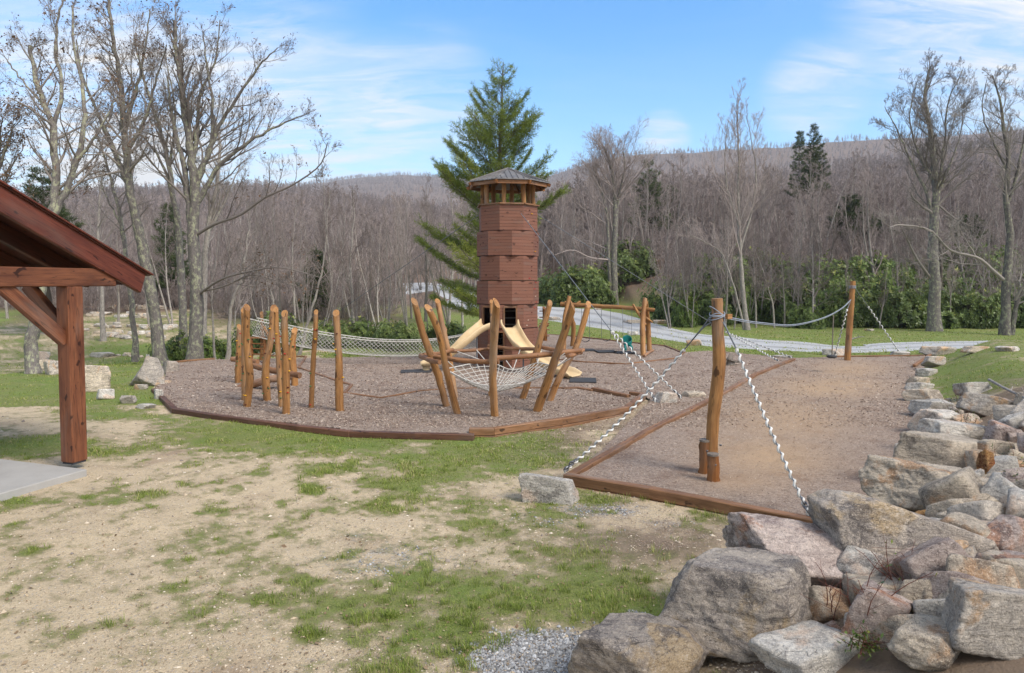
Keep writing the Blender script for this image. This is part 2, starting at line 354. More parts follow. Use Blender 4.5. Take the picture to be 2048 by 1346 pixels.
def mulch_mat(t_, b):
    v = t_('ShaderNodeTexCoord').outputs['Object']; m = t_('ShaderNodeSeparateXYZ', {0: attr(t_, 'mask')})
    n1 = t_.noise(v, 55, 5, .8); n2 = t_.noise(v, 1.2, 5, .65); n3 = t_.noise(v, .35, 4, .6); vor = t_('ShaderNodeTexVoronoi', {'Vector': t_.mapv(v, (1, 1.6, 1)), 'Scale': 30.0}); vr = t_('ShaderNodeSeparateColor', {0: vor.outputs['Color']}).outputs[0]
    c = t_.mix(vr, (.215, .160, .125), (.40, .32, .26)); c = t_.mix(t_.math('MULTIPLY', t_.ramp(n1, .50, .36), .8), c, (.13, .08, .06))
    c = t_.mix(t_.math('MULTIPLY', t_.ramp(n2, .50, .66), .6), c, (.15, .090, .066))
    c = t_.mix(t_.math('MULTIPLY', t_.math('MULTIPLY', m.outputs[0], .85), t_.ramp(n1, .22, .45)), c, t_.mix(n1, (.30, .19, .105), (.54, .38, .235)))
    setc(t_, b, c, .95, n1, .7, .03)
M['mulch'] = mat('mulch', mulch_mat)
def road_mat(t_, b):
    v = t_('ShaderNodeTexCoord').outputs['Object']; m = t_('ShaderNodeSeparateXYZ', {0: attr(t_, 'mask')})
    n1 = t_.noise(v, 30, 5, .8); n2 = t_.noise(v, .9, 5, .65)
    c = t_.mix(t_.ramp(n1, .3, .7), (.31, .315, .32), (.52, .525, .53)); c = t_.mix(t_.ramp(n2, .4, .75), c, (.40, .385, .36))
    c = t_.mix(t_.math('MULTIPLY', m.outputs[0], .75), c, (.20, .20, .205))
    setc(t_, b, c, .95, n1, .6, .03)
M['road'] = mat('gravel_road', road_mat)
def rock_mat(name, base, light, dark, stain, sk=.5):
    def fn(t_, b):
        v = t_('ShaderNodeTexCoord').outputs['Object']; oi = t_('ShaderNodeObjectInfo'); rnd = oi.outputs['Random']
        off = t_('ShaderNodeCombineXYZ', {0: t_.math('MULTIPLY', rnd, 31.0), 1: t_.math('MULTIPLY', rnd, 17.0), 2: 0.0}).outputs[0]
        v = t_('ShaderNodeVectorMath', {0: v, 1: off}, operation='ADD').outputs[0]
        a = t_.noise(v, 3.0, 10, .72, .8); c_ = t_.noise(v, 34, 8, .8); d = t_.noise(v, 1.4, 6, .62, .6)
        s_ = t_.noise(t_.mapv(v, (1, 1, 4.5), (0, 0, 0), (.5, .35, 0)), 4.5, 9, .74, 1.0); l = t_.noise(t_.mapv(v, (1, 1, 1), (7, 3, 1)), 2.1, 9, .7, .4)
        c = t_.mix(t_.ramp(a, .40, .62), base, light); c = t_.mix(t_.ramp(s_, .48, .66), c, dark)
        c = t_.mix(t_.math('MULTIPLY', t_.ramp(d, .54, .60), sk, clamp=True), c, t_.mix(t_.ramp(a, .35, .65), stain, tuple(min(1, x * 1.35) for x in stain)))
        c = t_.mix(t_.math('MULTIPLY', t_.ramp(l, .56, .60), .75), c, tuple(x * .62 for x in dark)); c = t_.mix(t_.math('MULTIPLY', t_.ramp(l, .42, .37), .7), c, tuple(min(1, x * 1.2 + .04) for x in light))
        c = t_.mix(t_.math('MULTIPLY', t_.ramp(c_, .54, .66), .8), c, tuple(min(1, x * 1.3 + .06) for x in light)); c = t_.mix(t_.math('MULTIPLY', t_.ramp(c_, .47, .34), .85), c, tuple(x * .5 for x in dark))
        fs = t_.noise(v, 120, 4, .8); c = t_.mix(t_.math('MULTIPLY', t_.ramp(fs, .56, .64), .7), c, tuple(min(1, x * 1.3 + .08) for x in light)); c = t_.mix(t_.math('MULTIPLY', t_.ramp(fs, .44, .36), .7), c, tuple(x * .4 for x in dark))
        cn = t_.noise(t_.mapv(v, (1, 1, 2.2), (3, 1, 2), (.3, .6, .2)), 1.6, 5, .55, .5)
        crk = t_.ramp(t_.math('ABSOLUTE', t_.math('SUBTRACT', cn, .5)), .0, .004); c = t_.mix(t_.math('MULTIPLY', t_.math('SUBTRACT', 1.0, crk), .4), c, tuple(x * .35 for x in dark))
        hs = t_('ShaderNodeHueSaturation', {'Color': c, 'Value': t_.math('ADD', t_.math('MULTIPLY', rnd, .3), .85)}).outputs[0]
        h = t_.math('ADD', t_.math('MULTIPLY', c_, .40), t_.math('ADD', t_.math('MULTIPLY', s_, .6), t_.math('ADD', t_.math('MULTIPLY', crk, .22), t_.math('MULTIPLY', a, 1.1))))
        setc(t_, b, hs, .9, h, .95, .09)
    return mat(name, fn)
M['rock_grey'] = rock_mat('rock_grey', (.45, .40, .345), (.64, .56, .465), (.27, .24, .215), (.52, .31, .15), .8)
M['rock_tan'] = rock_mat('rock_tan', (.53, .445, .35), (.70, .59, .45), (.33, .275, .225), (.46, .235, .10), .7)
M['rock_pale'] = rock_mat('rock_pale', (.50, .46, .41), (.70, .65, .57), (.29, .265, .245), (.58, .38, .25), .5)
M['rock_pink'] = rock_mat('rock_pink', (.47, .37, .32), (.64, .53, .46), (.27, .20, .18), (.42, .18, .08), .7)
M['rock_dark'] = rock_mat('rock_dark', (.36, .31, .27), (.56, .475, .385), (.20, .175, .165), (.48, .34, .18), .7)
M['rock_rust'] = rock_mat('rock_rust', (.40, .20, .06), (.50, .32, .14), (.14, .035, .02), (.22, .035, .012), 1.)
def bark(name, lo, hi, lich, lk=.5):
    def fn(t_, b):
        v = attr(t_, 'tc'); n = t_.noise(t_.mapv(v, (1, 1, .25)), 22, 6, .7); l = t_.noise(t_.mapv(v, (1, 1, .75)), 6.5, 8, .78); oi = t_('ShaderNodeObjectInfo')
        c = t_.mix(t_.ramp(n, .3, .7), lo, hi); c = t_.mix(t_.math('MULTIPLY', t_.ramp(l, .50, .60), lk), c, lich)
        setc(t_, b, t_('ShaderNodeHueSaturation', {'Color': c, 'Value': t_.math('ADD', t_.math('MULTIPLY', oi.outputs['Random'], .5), .75)}).outputs[0], .95, n, .6, .02)
    return mat(name, fn)
M['bark'] = bark('bark_lichen', (.085, .075, .070), (.215, .19, .175), (.38, .39, .25), .8)
M['bark2'] = bark('bark_grey', (.14, .122, .11), (.37, .33, .30), (.42, .41, .33), .5)
M['bark_dark'] = bark('bark_dark', (.06, .048, .042), (.13, .105, .09), (.2, .2, .15), .3)
def twig_mat(name, a, c):
    def fn(t_, b):
        oi = t_('ShaderNodeObjectInfo'); rn = attr(t_, 'rn', 2)
        f = t_.math('ADD', t_.math('MULTIPLY', oi.outputs['Random'], .6), t_.math('MULTIPLY', rn, .4))
        setc(t_, b, t_.mix(f, a, c), .9)
    return mat(name, fn)
M['twig'] = twig_mat('twigs', (.15, .128, .112), (.31, .275, .245))
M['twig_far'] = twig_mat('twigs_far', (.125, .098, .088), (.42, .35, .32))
M['twig_haze'] = twig_mat('twigs_haze_tint', (.23, .18, .165), (.38, .315, .29))  # ridge twigs paled towards pink, so some haze is put into their colour
M['bud'] = twig_mat('buds', (.11, .065, .04), (.22, .14, .085))
def leaf_mat(name, a, c, d, rough=.5, tr=.25):
    def fn(t_, b):
        rn = attr(t_, 'rn', 2); oi = t_('ShaderNodeObjectInfo')
        col = t_.mix(t_.ramp(rn, 0, .75), a, c); col = t_.mix(t_.ramp(rn, .8, 1), col, d)
        hs = t_('ShaderNodeHueSaturation', {'Color': col, 'Value': t_.math('ADD', t_.math('MULTIPLY', oi.outputs['Random'], .5), .75)}).outputs[0]
        setc(t_, b, hs, rough)
        tb = t_('ShaderNodeBsdfTranslucent', {'Color': hs}); mx = t_('ShaderNodeMixShader', {0: tr, 1: b.outputs[0], 2: tb.outputs[0]})
        t_.l.new(mx.outputs[0], [n for n in t_.n if n.type == 'OUTPUT_MATERIAL'][0].inputs[0])
    return mat(name, fn)
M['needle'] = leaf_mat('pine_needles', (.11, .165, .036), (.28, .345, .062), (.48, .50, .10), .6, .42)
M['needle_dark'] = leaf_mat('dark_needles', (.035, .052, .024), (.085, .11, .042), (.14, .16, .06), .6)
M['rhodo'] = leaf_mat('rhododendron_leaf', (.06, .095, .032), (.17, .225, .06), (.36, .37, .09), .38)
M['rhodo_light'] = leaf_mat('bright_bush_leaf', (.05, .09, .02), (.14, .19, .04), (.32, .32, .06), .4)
M['blade'] = leaf_mat('grass_blades', (.12, .17, .028), (.25, .30, .058), (.42, .37, .17), .6)
# ================================================================= GROUND
GB = [(620,876,340,34,1.05),(450,852,170,24,.95),(1000,905,200,40,1.15),(860,940,130,28,.9),(800,962,80,20,.9),(655,940,70,14,.9),(1085,935,110,22,.5),
 (150,765,300,48,.85),(270,735,130,45,1.1),(50,890,130,20,1.0),(220,905,110,13,.75),(330,800,70,14,.8),(220,825,90,14,.8),(300,700,190,22,1.2),(370,845,60,10,.7),
 (1000,1190,330,70,.85),(1180,1180,170,52,.85),(860,1270,190,60,.8),(1020,1290,110,40,.85),(700,1110,60,20,.6),(1180,1000,120,15,.75),(1400,1030,70,14,.85),(1480,1045,80,16,.85),
 (620,978,34,13,1.2),(620,1272,34,16,.8),(790,1335,190,26,.7),(1330,1110,26,12,1.1),(1100,1105,28,12,.9),(1150,1140,90,20,.8),(1510,1085,40,20,.9),(1000,1230,300,70,.6),(1010,1120,430,110,.46),(900,1010,300,50,.35),(430,1150,400,160,.22),
 (300,990,60,10,.5),(60,1000,60,12,.7),(200,1000,50,10,.45),(420,870,90,14,.55),(560,900,80,12,.5),(700,1140,60,12,.5),(720,1200,60,14,.5),(1270,930,60,12,.35),(1180,960,70,16,.3),
 (1950,745,150,50,1.0),(1900,780,60,20,.7),(2040,940,50,30,.8),(130,1160,80,20,.3),(80,1240,80,30,.3),(60,1100,60,16,.3)]
VB = [(1180,1020,170,30,.62),(1330,1050,120,25,.5),(1075,1310,150,52,1.4),(1270,1245,75,34,1.2),(1080,1035,140,38,.52),(960,1000,80,24,.3),(780,1120,330,95,.46),(1230,1060,160,40,.42),(1190,1235,60,18,.7),(620,1180,200,50,.3)]
DB = [(1330,1085,200,55,.8),(1290,1000,90,20,.5),(1225,880,130,48,1.0),(1330,830,60,30,1.0),(2040,800,60,40,.7),(2000,860,70,60,.8)]
def bl(px, py, B):
    s = np.zeros(px.shape)
    for cx, cy, rx, ry, a in B: s = np.maximum(s, a * np.exp(-(((px - cx) / rx) ** 2 + ((py - cy) / ry) ** 2) * .9)) if a > 0 else s
    return s
def masks(x, y, z):
    px, py = proj(x, y, z); front = (y > 1)
    g = bl(px, py, GB) * front; v = bl(px, py, VB) * front; l = bl(px, py, DB) * front
    far = np.where(x > 9, ss(17, 22, y), ss(25, 29, y))
    dd = y - np.interp(x, RDx, RDy); lawn = far * np.where((x > 9) & (y < 27), .80, 1.10)
    lawn = np.where(x < -8, .55 * ss(.35, .6, fbm(x, y, .07, 3, 21)) + .5, lawn * np.where(x > 9, 1, ss(20, 25, y)))
    g = np.maximum(g, np.where(y > 17, lawn, 0)); 
    n = fbm(x, y, 1.1, 5, 11); n2 = fbm(x, y, 5.5, 3, 31)
    n3_ = fbm(x, y, 14, 2, 35); g = g * .92 + (n - .5) * 1.15 * ss(-.1, .3, g) + (n2 - .5) * .7 + (n3_ - .5) * .35 + .08 * (y < 24)
    g = g + .38 * ss(.58, .74, fbm(x, y, 2.2, 4, 41)) * (y < 24)
    g = np.clip(g, 0, 1.2)
    st = np.interp(x, [-40, -4, 4, 9, 14, 40], [20, 10, 8, 7, 11, 12])
    lf = ss(-1, 5, dd - st) * (x > -3) + ss(38, 60, y) * (x < -3) * ss(.45, .58, fbm(x, y, .06, 3, 44) + .25 * ss(50, 95, y))
    lf = lf * (1 - .6 * np.exp(-((x - 12.5) / 4.0) ** 2 - ((y - 58) / 4.0) ** 2))
    lf = np.maximum(lf, ss(105, 130, y))
    e = x - np.interp(y, RLy, RLx)
    lf = np.maximum(lf, ss(.3, 1.2, e) * (y < 15)* .85)
    lf = np.maximum(lf, l * ss(.3, .6, n + .1))
    v = np.maximum(v, 0) + (n2 - .5) * .25 * (v > .05)
    g = g * (1 - .85 * ss(.75, 1.0, v) * (y < 12))
    return np.stack([g, np.clip(v, 0, 1.5), np.clip(lf, 0, 1)], -1)
a1 = np.arange(-42, 42.01, .125); a2 = np.concatenate([np.arange(-180, -42, 4.0), a1, np.arange(46, 180, 4.0)])
ANG = np.radians(a2)
rr = [.3, 1, 2, 3, 3.6]; q = 4.0
while q < 42: rr.append(q); q *= 1.0062
while q < 3000: rr.append(q); q *= 1.014
RR = np.array(rr); NA, NR = len(ANG), len(RR)
GX = RR[:, None] * np.sin(ANG)[None]; GY = RR[:, None] * np.cos(ANG)[None]; GZ = T(GX, GY)
def grid_faces(m=None):
    i = np.arange(NR - 1)[:, None] * NA; j = np.arange(NA)[None]; j2 = (j + 1) % NA
    f = np.stack([i + j, i + NA + j, i + NA + j2, i + j2], -1).reshape(-1, 4)
    if m is not None: mm = m.ravel(); f = f[mm[f].all(1)]
    return f
def sheet(name, z, fmask, mk, mt):
    f = grid_faces(fmask); used, inv = np.unique(f.ravel(), return_inverse=True)
    V = np.stack([GX, GY, z], -1).reshape(-1, 3)[used]; mb = MB(); mb.add(V, f[:, ::-1] * 0 + inv.reshape(-1, 4)[:, ::-1])
    return mb.build(name, mt, mask=mk.reshape(-1, 3)[used])
GM = masks(GX, GY, GZ)
tag(sheet('ground', GZ, None, GM, M['ground']), kind='structure')
INM = inpoly(GX, GY, MULCH)
mz = (fbm(GX, GY, 3.0, 4, 61) - .5) * .045 + (fbm(GX, GY, .5, 2, 62) - .5) * .04
PX, PY = proj(GX, GY, 0 * GX)
WEAR = [(1660,775,120,26,1.0),(1570,840,150,55,.85),(1540,915,130,50,1.0),(1700,740,80,20,.8),(1460,900,80,40,.7),(1490,960,100,32,.7)]
wear = bl(PX, PY, WEAR)
tag(sheet('mulch_bed', mz, INM, np.stack([wear * ss(.15, .5, fbm(GX, GY, .9, 4, 66) + .15), 0 * mz, 0 * mz], -1), M['mulch']), kind='structure')
# dirt and wood chips spilling past the strip edging
# road
RE_LO = [(2400,706),(1990,706),(1720,706),(1560,702),(1470,697),(1374,687),(1263,668),(1180,655),(1090,641),(1040,634),(954,623),(898,618),(884,607)]
RE_UP = [(2400,699),(1950,700),(1720,692),(1600,683),(1500,676),(1400,667),(1300,643),(1262,631),(1200,619),(1090,613),(1030,610),(954,606),(912,597)]
gq = lambda p: (flat(*p) if p[0] > 1650 else gp(*p))[:2]
lo = [gq(p) for p in RE_LO]; up = [gq(p) for p in RE_UP]
lo[1] = np.array([22, 30.9]); lo[0] = np.array([60, 37.]); up[1] = np.array([22, 34.8]); up[0] = np.array([60, 41.])
def road_sheet(name, lo, up, n=260):
    L = spline(lo, n); U = spline(up, n); k = 24; t_ = np.linspace(0, 1, k)
    X = L[:, None, 0] * (1 - t_) + U[:, None, 0] * t_; Y = L[:, None, 1] * (1 - t_) + U[:, None, 1] * t_
    tt = t_[None] + (fbm(X, Y, .8, 3, 71) - .5) * .12
    Z = T(X, Y, True) + .03 - .04 * (2 * np.abs(t_[None] - .5)) ** 6
    ruts = np.exp(-((np.abs(tt - .5) - .2) / .05) ** 2)
    i = np.arange(n - 1)[:, None] * k; j = np.arange(k - 1)[None]; f = np.stack([i + j, i + k + j, i + k + j + 1, i + j + 1], -1).reshape(-1, 4)
    mb = MB(); mb.add(np.stack([X, Y, Z], -1).reshape(-1, 3), f)
    return tag(mb.build(name, M['road'], mask=np.stack([ruts, 0 * ruts, 0 * ruts], -1).reshape(-1, 3)), kind='structure')
road_sheet('gravel_road', lo, up)
b_lo = [gp(*p)[:2] for p in [(950,613),(885,596),(866,583),(812,590)]]; b_up = [gp(*p)[:2] for p in [(956,600),(940,577),(868,566),(806,566)]]
road_sheet('gravel_road', [b_lo[0], b_lo[1], b_lo[2], b_lo[3]], [b_up[0], b_up[1], b_up[2], b_up[3]], 80)
# pale rut ground beside the swing border
# ---- grass blades
def scatter_front(n, y0, y1, amax=40):
    """positions with density falling as 1/Y^2"""
    u = rng.random(n); Y = 1 / (1 / y0 + (1 / y1 - 1 / y0) * u); X = Y * np.tan(np.radians(rng.uniform(-amax, amax, n))); return X, Y
def blades(n, y0, y1, hgt, wid, thr, seed=0):
    X, Y = scatter_front(n, y0, y1); Z = T(X, Y); m = masks(X, Y, Z); 
    keep = (m[:, 0] > thr - .12 + .55 * rng.random(n)) & ~inpoly(X, Y, MULCH) & (m[:, 2] < .6); X, Y, Z = X[keep], Y[keep], Z[keep]; n = len(X)
    cl = fbm(X, Y, 2.3, 3, 91); h = hgt * (.35 + 2.2 * cl ** 3) * rng.uniform(.5, 1.3, n); ph = rng.uniform(0, 6.283, n); ln = rng.uniform(.2, .9, n) * h
    wd = wid * np.clip(Y / 8, .8, 3.2) * rng.uniform(.7, 1.3, n)
    d = np.stack([np.cos(ph), np.sin(ph), 0 * ph], -1); s_ = np.stack([-np.sin(ph), np.cos(ph), 0 * ph], -1)
    b = np.stack([X, Y, Z - .01], -1); mid = b + d * (ln * .35)[:, None] + np.array([0, 0, 1]) * (h * .6)[:, None]; tip = b + d * ln[:, None] + np.array([0, 0, 1]) * h[:, None]
    V = np.stack([b - s_ * wd[:, None] / 2, b + s_ * wd[:, None] / 2, mid + s_ * wd[:, None] * .35, mid - s_ * wd[:, None] * .35, tip], 1).reshape(-1, 3)
    i = np.arange(n)[:, None] * 5
    rn = np.repeat(np.clip(cl * .95 + rng.normal(0, .3, n), 0, 1), 5)
    return V, [i + np.array([[0, 1, 2, 3]]), i + np.array([[3, 2, 4]])], rn
mb = MB()
for a in ((230000, 4.5, 14, .05, .005, .42), (230000, 9, 32, .05, .008, .42), (60000, 28, 60, .07, .014, .4)):
    V, Fs, rn = blades(*a); mb.add(V, Fs, None, rn)
def tufts(cs, hh, nb=46, rad=.07):
    for (x, y) in cs:
        n = int(nb * rng.uniform(.5, 1.3)); z = Tf(x, y); a = rng.uniform(0, 6.283, n); q = rad * rng.uniform(0, 1, n) ** .6 * rng.uniform(.7, 1.3); h = hh * rng.uniform(.4, 1.1, n); b = np.stack([x + np.cos(a) * q, y + np.sin(a) * q, np.full(n, z - .01)], -1)
        d = np.stack([np.cos(a), np.sin(a), 0 * a], -1) * (h * rng.uniform(.1, .8, n))[:, None]; s_ = np.stack([-np.sin(a + rng.normal(0, .8, n)), np.cos(a), 0 * a], -1) * (.0045 * max(1, y / 9)) / 2; m_ = b + d * .4 + np.array([0, 0, 1]) * (h * .65)[:, None]; e = b + d + np.array([0, 0, 1]) * h[:, None]
        V = np.stack([b - s_, b + s_, m_ + s_ * .8, m_ - s_ * .8, e], 1).reshape(-1, 3); i = np.arange(n)[:, None] * 5; mb.add(V, [i + np.array([[0, 1, 2, 3]]), i + np.array([[3, 2, 4]])], None, np.repeat(np.clip(rng.uniform(.1, .6) + rng.normal(0, .25, n), 0, 1), 5))
PT = [(615,985,.15),(640,955,.11),(600,960,.1),(660,950,.1),(1310,1112,.10),(1350,1085,.07),(1440,1040,.13),(1480,1045,.12),(1390,1030,.11),(1400,1040,.1),(1530,1055,.11),(1560,1058,.12),(1500,1100,.14),(1490,1085,.12),(1250,1000,.09),(1290,1005,.11),(1200,995,.09),(1150,1020,.07),(1105,1010,.08),(620,1275,.10),(640,1270,.09),(1010,1295,.12),(990,1300,.1),(820,1215,.08),(715,1110,.07),(1180,970,.07),(1340,1015,.1),(1420,1035,.1),(1225,1085,.06),(900,1245,.1),(930,1260,.1),(1060,1120,.07),(1130,1180,.09),(1290,1170,.1),(1340,1195,.1),(1215,1210,.11),(1580,1062,.09)]
for (px, py, h_) in PT: p = gp(px, py); tufts([(p[0], p[1])], h_)
X, Y = scatter_front(2600, 4.6, 13); m = masks(X, Y, T(X, Y)); k = (m[:, 0] > .5) & ~inpoly(X, Y, MULCH) & (m[:, 2] < .6); tufts(list(zip(X[k], Y[k]))[:900], .075, 26, .05)
tag(mb.build('grass', M['blade'], smooth=False), 'patchy short spring grass growing through the sandy ground', 'grass', kind='stuff')
# ---- loose stones, gravel and chips
OCT = np.array([[1, 0, 0], [0, 1, 0], [-1, 0, 0], [0, -1, 0], [0, 0, 1], [0, 0, -1.]]); OF = np.array([[0, 1, 4], [1, 2, 4], [2, 3, 4], [3, 0, 4], [1, 0, 5], [2, 1, 5], [3, 2, 5], [0, 3, 5]])
def stones(X, Y, Z, size, flat_=.6):
    n = len(X); ph = rng.uniform(0, 6.283, n); sx = size * rng.uniform(.6, 1.5, n); sy = size * rng.uniform(.5, 1.1, n); sz = size * flat_ * rng.uniform(.6, 1.2, n)
    L = OCT[None] * (1 + rng.normal(0, .22, (n, 6, 1))); L = L * np.stack([sx, sy, sz], -1)[:, None]
    c, s_ = np.cos(ph)[:, None], np.sin(ph)[:, None]
    V = np.stack([X[:, None] + L[..., 0] * c - L[..., 1] * s_, Y[:, None] + L[..., 0] * s_ + L[..., 1] * c, Z[:, None] + L[..., 2] + size[:, None] * .15], -1).reshape(-1, 3)
    return V, OF[None] + (np.arange(n) * 6)[:, None, None], np.repeat(rng.random(n), 6)
def st_mat(name, a, b_, c_):
    def fn(t_, b):
        rn = attr(t_, 'rn', 2); v = t_('ShaderNodeTexCoord').outputs['Object']
        c = t_.mix(t_.ramp(rn, 0, .6), a, b_); c = t_.mix(t_.ramp(rn, .75, 1), c, c_); setc(t_, b, c, .95)
    return mat(name, fn)
M['pebble'] = st_mat('pebbles', (.22, .19, .165), (.46, .37, .26), (.66, .58, .47)); M['gravelst'] = st_mat('grey_gravel', (.13, .13, .13), (.31, .31, .31), (.50, .50, .50))
M['litter'] = st_mat('leaf_scraps', (.15, .10, .06), (.28, .20, .12), (.50, .41, .27)); M['chip'] = st_mat('wood_chips', (.17, .115, .085), (.35, .265, .205), (.55, .46, .375))
X, Y = scatter_front(60000, 4.5, 20); Z = T(X, Y); m = masks(X, Y, Z); k = (m[:, 0] < .5) & ~inpoly(X, Y, MULCH) & (rng.random(len(X)) < .25 + .9 * fbm(X, Y, .8, 3, 5) ** 2 * 2)
X, Y, Z = X[k], Y[k], Z[k]; V, Fs, rn = stones(X, Y, Z, .007 * np.exp(rng.normal(0, .5, len(X))) * np.clip(Y / 8, .8, 1.8)); mb = MB(); mb.add(V, Fs.reshape(-1, 3), None, rn)
tag(mb.build('pebbles', M['pebble'], smooth=False), 'loose pebbles strewn over the sandy foreground', 'pebbles', kind='stuff')
X, Y = scatter_front(110000, 4.8, 14); Z = T(X, Y); m = masks(X, Y, Z); k = (m[:, 1] > .42 + .3 * rng.random(len(X))) & (m[:, 0] < .6); X, Y, Z = X[k], Y[k], Z[k]
V, Fs, rn = stones(X, Y, Z, .012 * np.exp(rng.normal(0, .3, len(X))), .8); mb = MB(); mb.add(V, Fs.reshape(-1, 3), None, rn)
tag(mb.build('gravel', M['gravelst'], smooth=False), 'patches of crushed blue grey gravel beside the boulders', 'gravel', kind='stuff')
def chips(n, y0, y1, ln):
    X, Y = scatter_front(n, y0, y1); k = inpoly(X, Y, MULCH) | ((rng.random(n) < .4) & inpoly(X, Y, [tuple(flat(*p)[:2]) for p in [(950,880),(1300,800),(1400,760),(1160,945),(1100,960),(1640,1060),(1300,1090)]])); px_, py_ = proj(X, Y, 0 * X); k2 = rng.random(len(X)) > .85 * bl(px_, py_, WEAR); X, Y = X[k][k2[k]] if False else X[k & k2], Y[k & k2]; n = len(X)
    Z = np.where(inpoly(X, Y, MULCH), (fbm(X, Y, 3.0, 4, 61) - .5) * .045 + (fbm(X, Y, .5, 2, 62) - .5) * .04 + .008, T(X, Y, True) + .008)
    ph = rng.uniform(0, 6.283, n); el = rng.normal(0, .35, n); l = ln * rng.uniform(.4, 1.5, n) * np.clip(Y / 12, .8, 1.6); wd = l * rng.uniform(.15, .4, n)
    d = np.stack([np.cos(ph) * np.cos(el), np.sin(ph) * np.cos(el), np.sin(el)], -1); s_ = np.stack([-np.sin(ph), np.cos(ph), rng.normal(0, .4, n)], -1)
    c = np.stack([X, Y, Z], -1); V = np.stack([c - d * l[:, None] / 2 - s_ * wd[:, None] / 2, c + d * l[:, None] / 2 - s_ * wd[:, None] / 3, c + d * l[:, None] / 2 + s_ * wd[:, None] / 3, c - d * l[:, None] / 2 + s_ * wd[:, None] / 2], 1).reshape(-1, 3)
    return V, np.arange(n * 4).reshape(-1, 4), np.repeat(rng.random(n), 4)
mb = MB()
for a in ((150000, 7.5, 17, .022), (110000, 14, 34, .034)): V, f, rn = chips(*a); mb.add(V, f, None, rn)
tag(mb.build('wood_chips', M['chip'], smooth=False), 'shredded wood chips lying loose over the play area', 'wood chips', kind='stuff')
X, Y = scatter_front(16000, 4.5, 22); k = ~inpoly(X, Y, MULCH); X, Y = X[k], Y[k]; n = len(X); s0 = .0085 * np.exp(rng.normal(0, .45, n)); ph = rng.uniform(0, 6.28, n)
d = np.stack([np.cos(ph), np.sin(ph), rng.normal(0, .3, n)], -1) * s0[:, None]; e = np.stack([-np.sin(ph), np.cos(ph), rng.normal(0, .4, n)], -1) * s0[:, None] * .55; c = np.stack([X, Y, T(X, Y) + .012], -1); mb = MB()
mb.add(np.stack([c - d, c + e, c + d, c - e], 1).reshape(-1, 3), np.arange(n * 4).reshape(-1, 4), None, np.repeat(rng.random(n), 4)); tag(mb.build('leaf_litter', M['litter'], smooth=False), 'scattered dry brown leaf scraps on the ground', 'leaf litter', kind='stuff')
# ================================================================= ROCKS
def ico(sub):
    import bmesh
    b = bmesh.new(); bmesh.ops.create_icosphere(b, subdivisions=sub, radius=1); V = np.array([v.co[:] for v in b.verts]); Fc = np.array([[v.index for v in f.verts] for f in b.faces]); b.free(); return V, Fc
ICO = {s_: ico(s_) for s_ in (3, 4, 5, 6)}
def rock_verts(sub, dims, seed, nf=11, sharp=14, rough=.03, round_=.0, peak=0.):
    r = np.random.default_rng(seed); V, Fc = ICO[sub]
    N = r.normal(0, 1, (nf, 3)); N /= np.linalg.norm(N, axis=1)[:, None]; e = r.uniform(-.45, .45, 3); Q = np.array(Matrix.Rotation(e[0], 3, 'X') @ Matrix.Rotation(e[1], 3, 'Y') @ Matrix.Rotation(e[2] * 2, 3, 'Z'))
    X2 = r.normal(0, 1, (16 if sub > 4 else 6, 3)); X2 /= np.linalg.norm(X2, axis=1)[:, None]
    N = np.concatenate([N, X2, Q, -Q, [[0, .1, 1], [0, 0, -1]]]); H = np.concatenate([r.uniform(.80, 1.05, nf), r.uniform(.92, 1.05, len(X2)), r.uniform(.5, .8, 6), [r.uniform(.45, .6), .7]])
    if round_ > 0: H = H * (1 - round_) + round_
    dt = np.maximum(V @ N.T, 1e-3); inv = (dt / H[None]); rad = 1 / (np.sum(inv ** sharp, axis=1) ** (1 / sharp))
    rad = np.minimum(rad, 1.25)
    P = V * rad[:, None]
    if peak > 0: P[:, :2] *= (1 - peak * np.clip((P[:, 2:] + .55) / 1.3, 0, 1)); P[:, 0] += peak * .25 * (r.random() - .5) * P[:, 2]
    # layered roughness
    d = np.zeros(len(V)); a = rough; f = 2.3
    for o in range(5 if sub > 3 else 2):
        d += a * ((vnoise(P[:, 0] * f + P[:, 2] * f * .7, P[:, 1] * f - P[:, 2] * f * .5, seed + o) + vnoise(P[:, 1] * f + 5, P[:, 2] * f * 1.7 + 3, seed + 9 + o)) - 1.0); a *= .6; f *= 2.2
    if sub > 4:
        f = 7.0; q = vnoise(P[:, 0] * f + P[:, 2] * 3, P[:, 1] * f + P[:, 2] * f, seed + 40); d += rough * .5 * np.abs(q - .5) * 2
    P = P * (1 + d)[:, None]; P = P * (np.array(dims) / 2)[None]
    return P, Fc
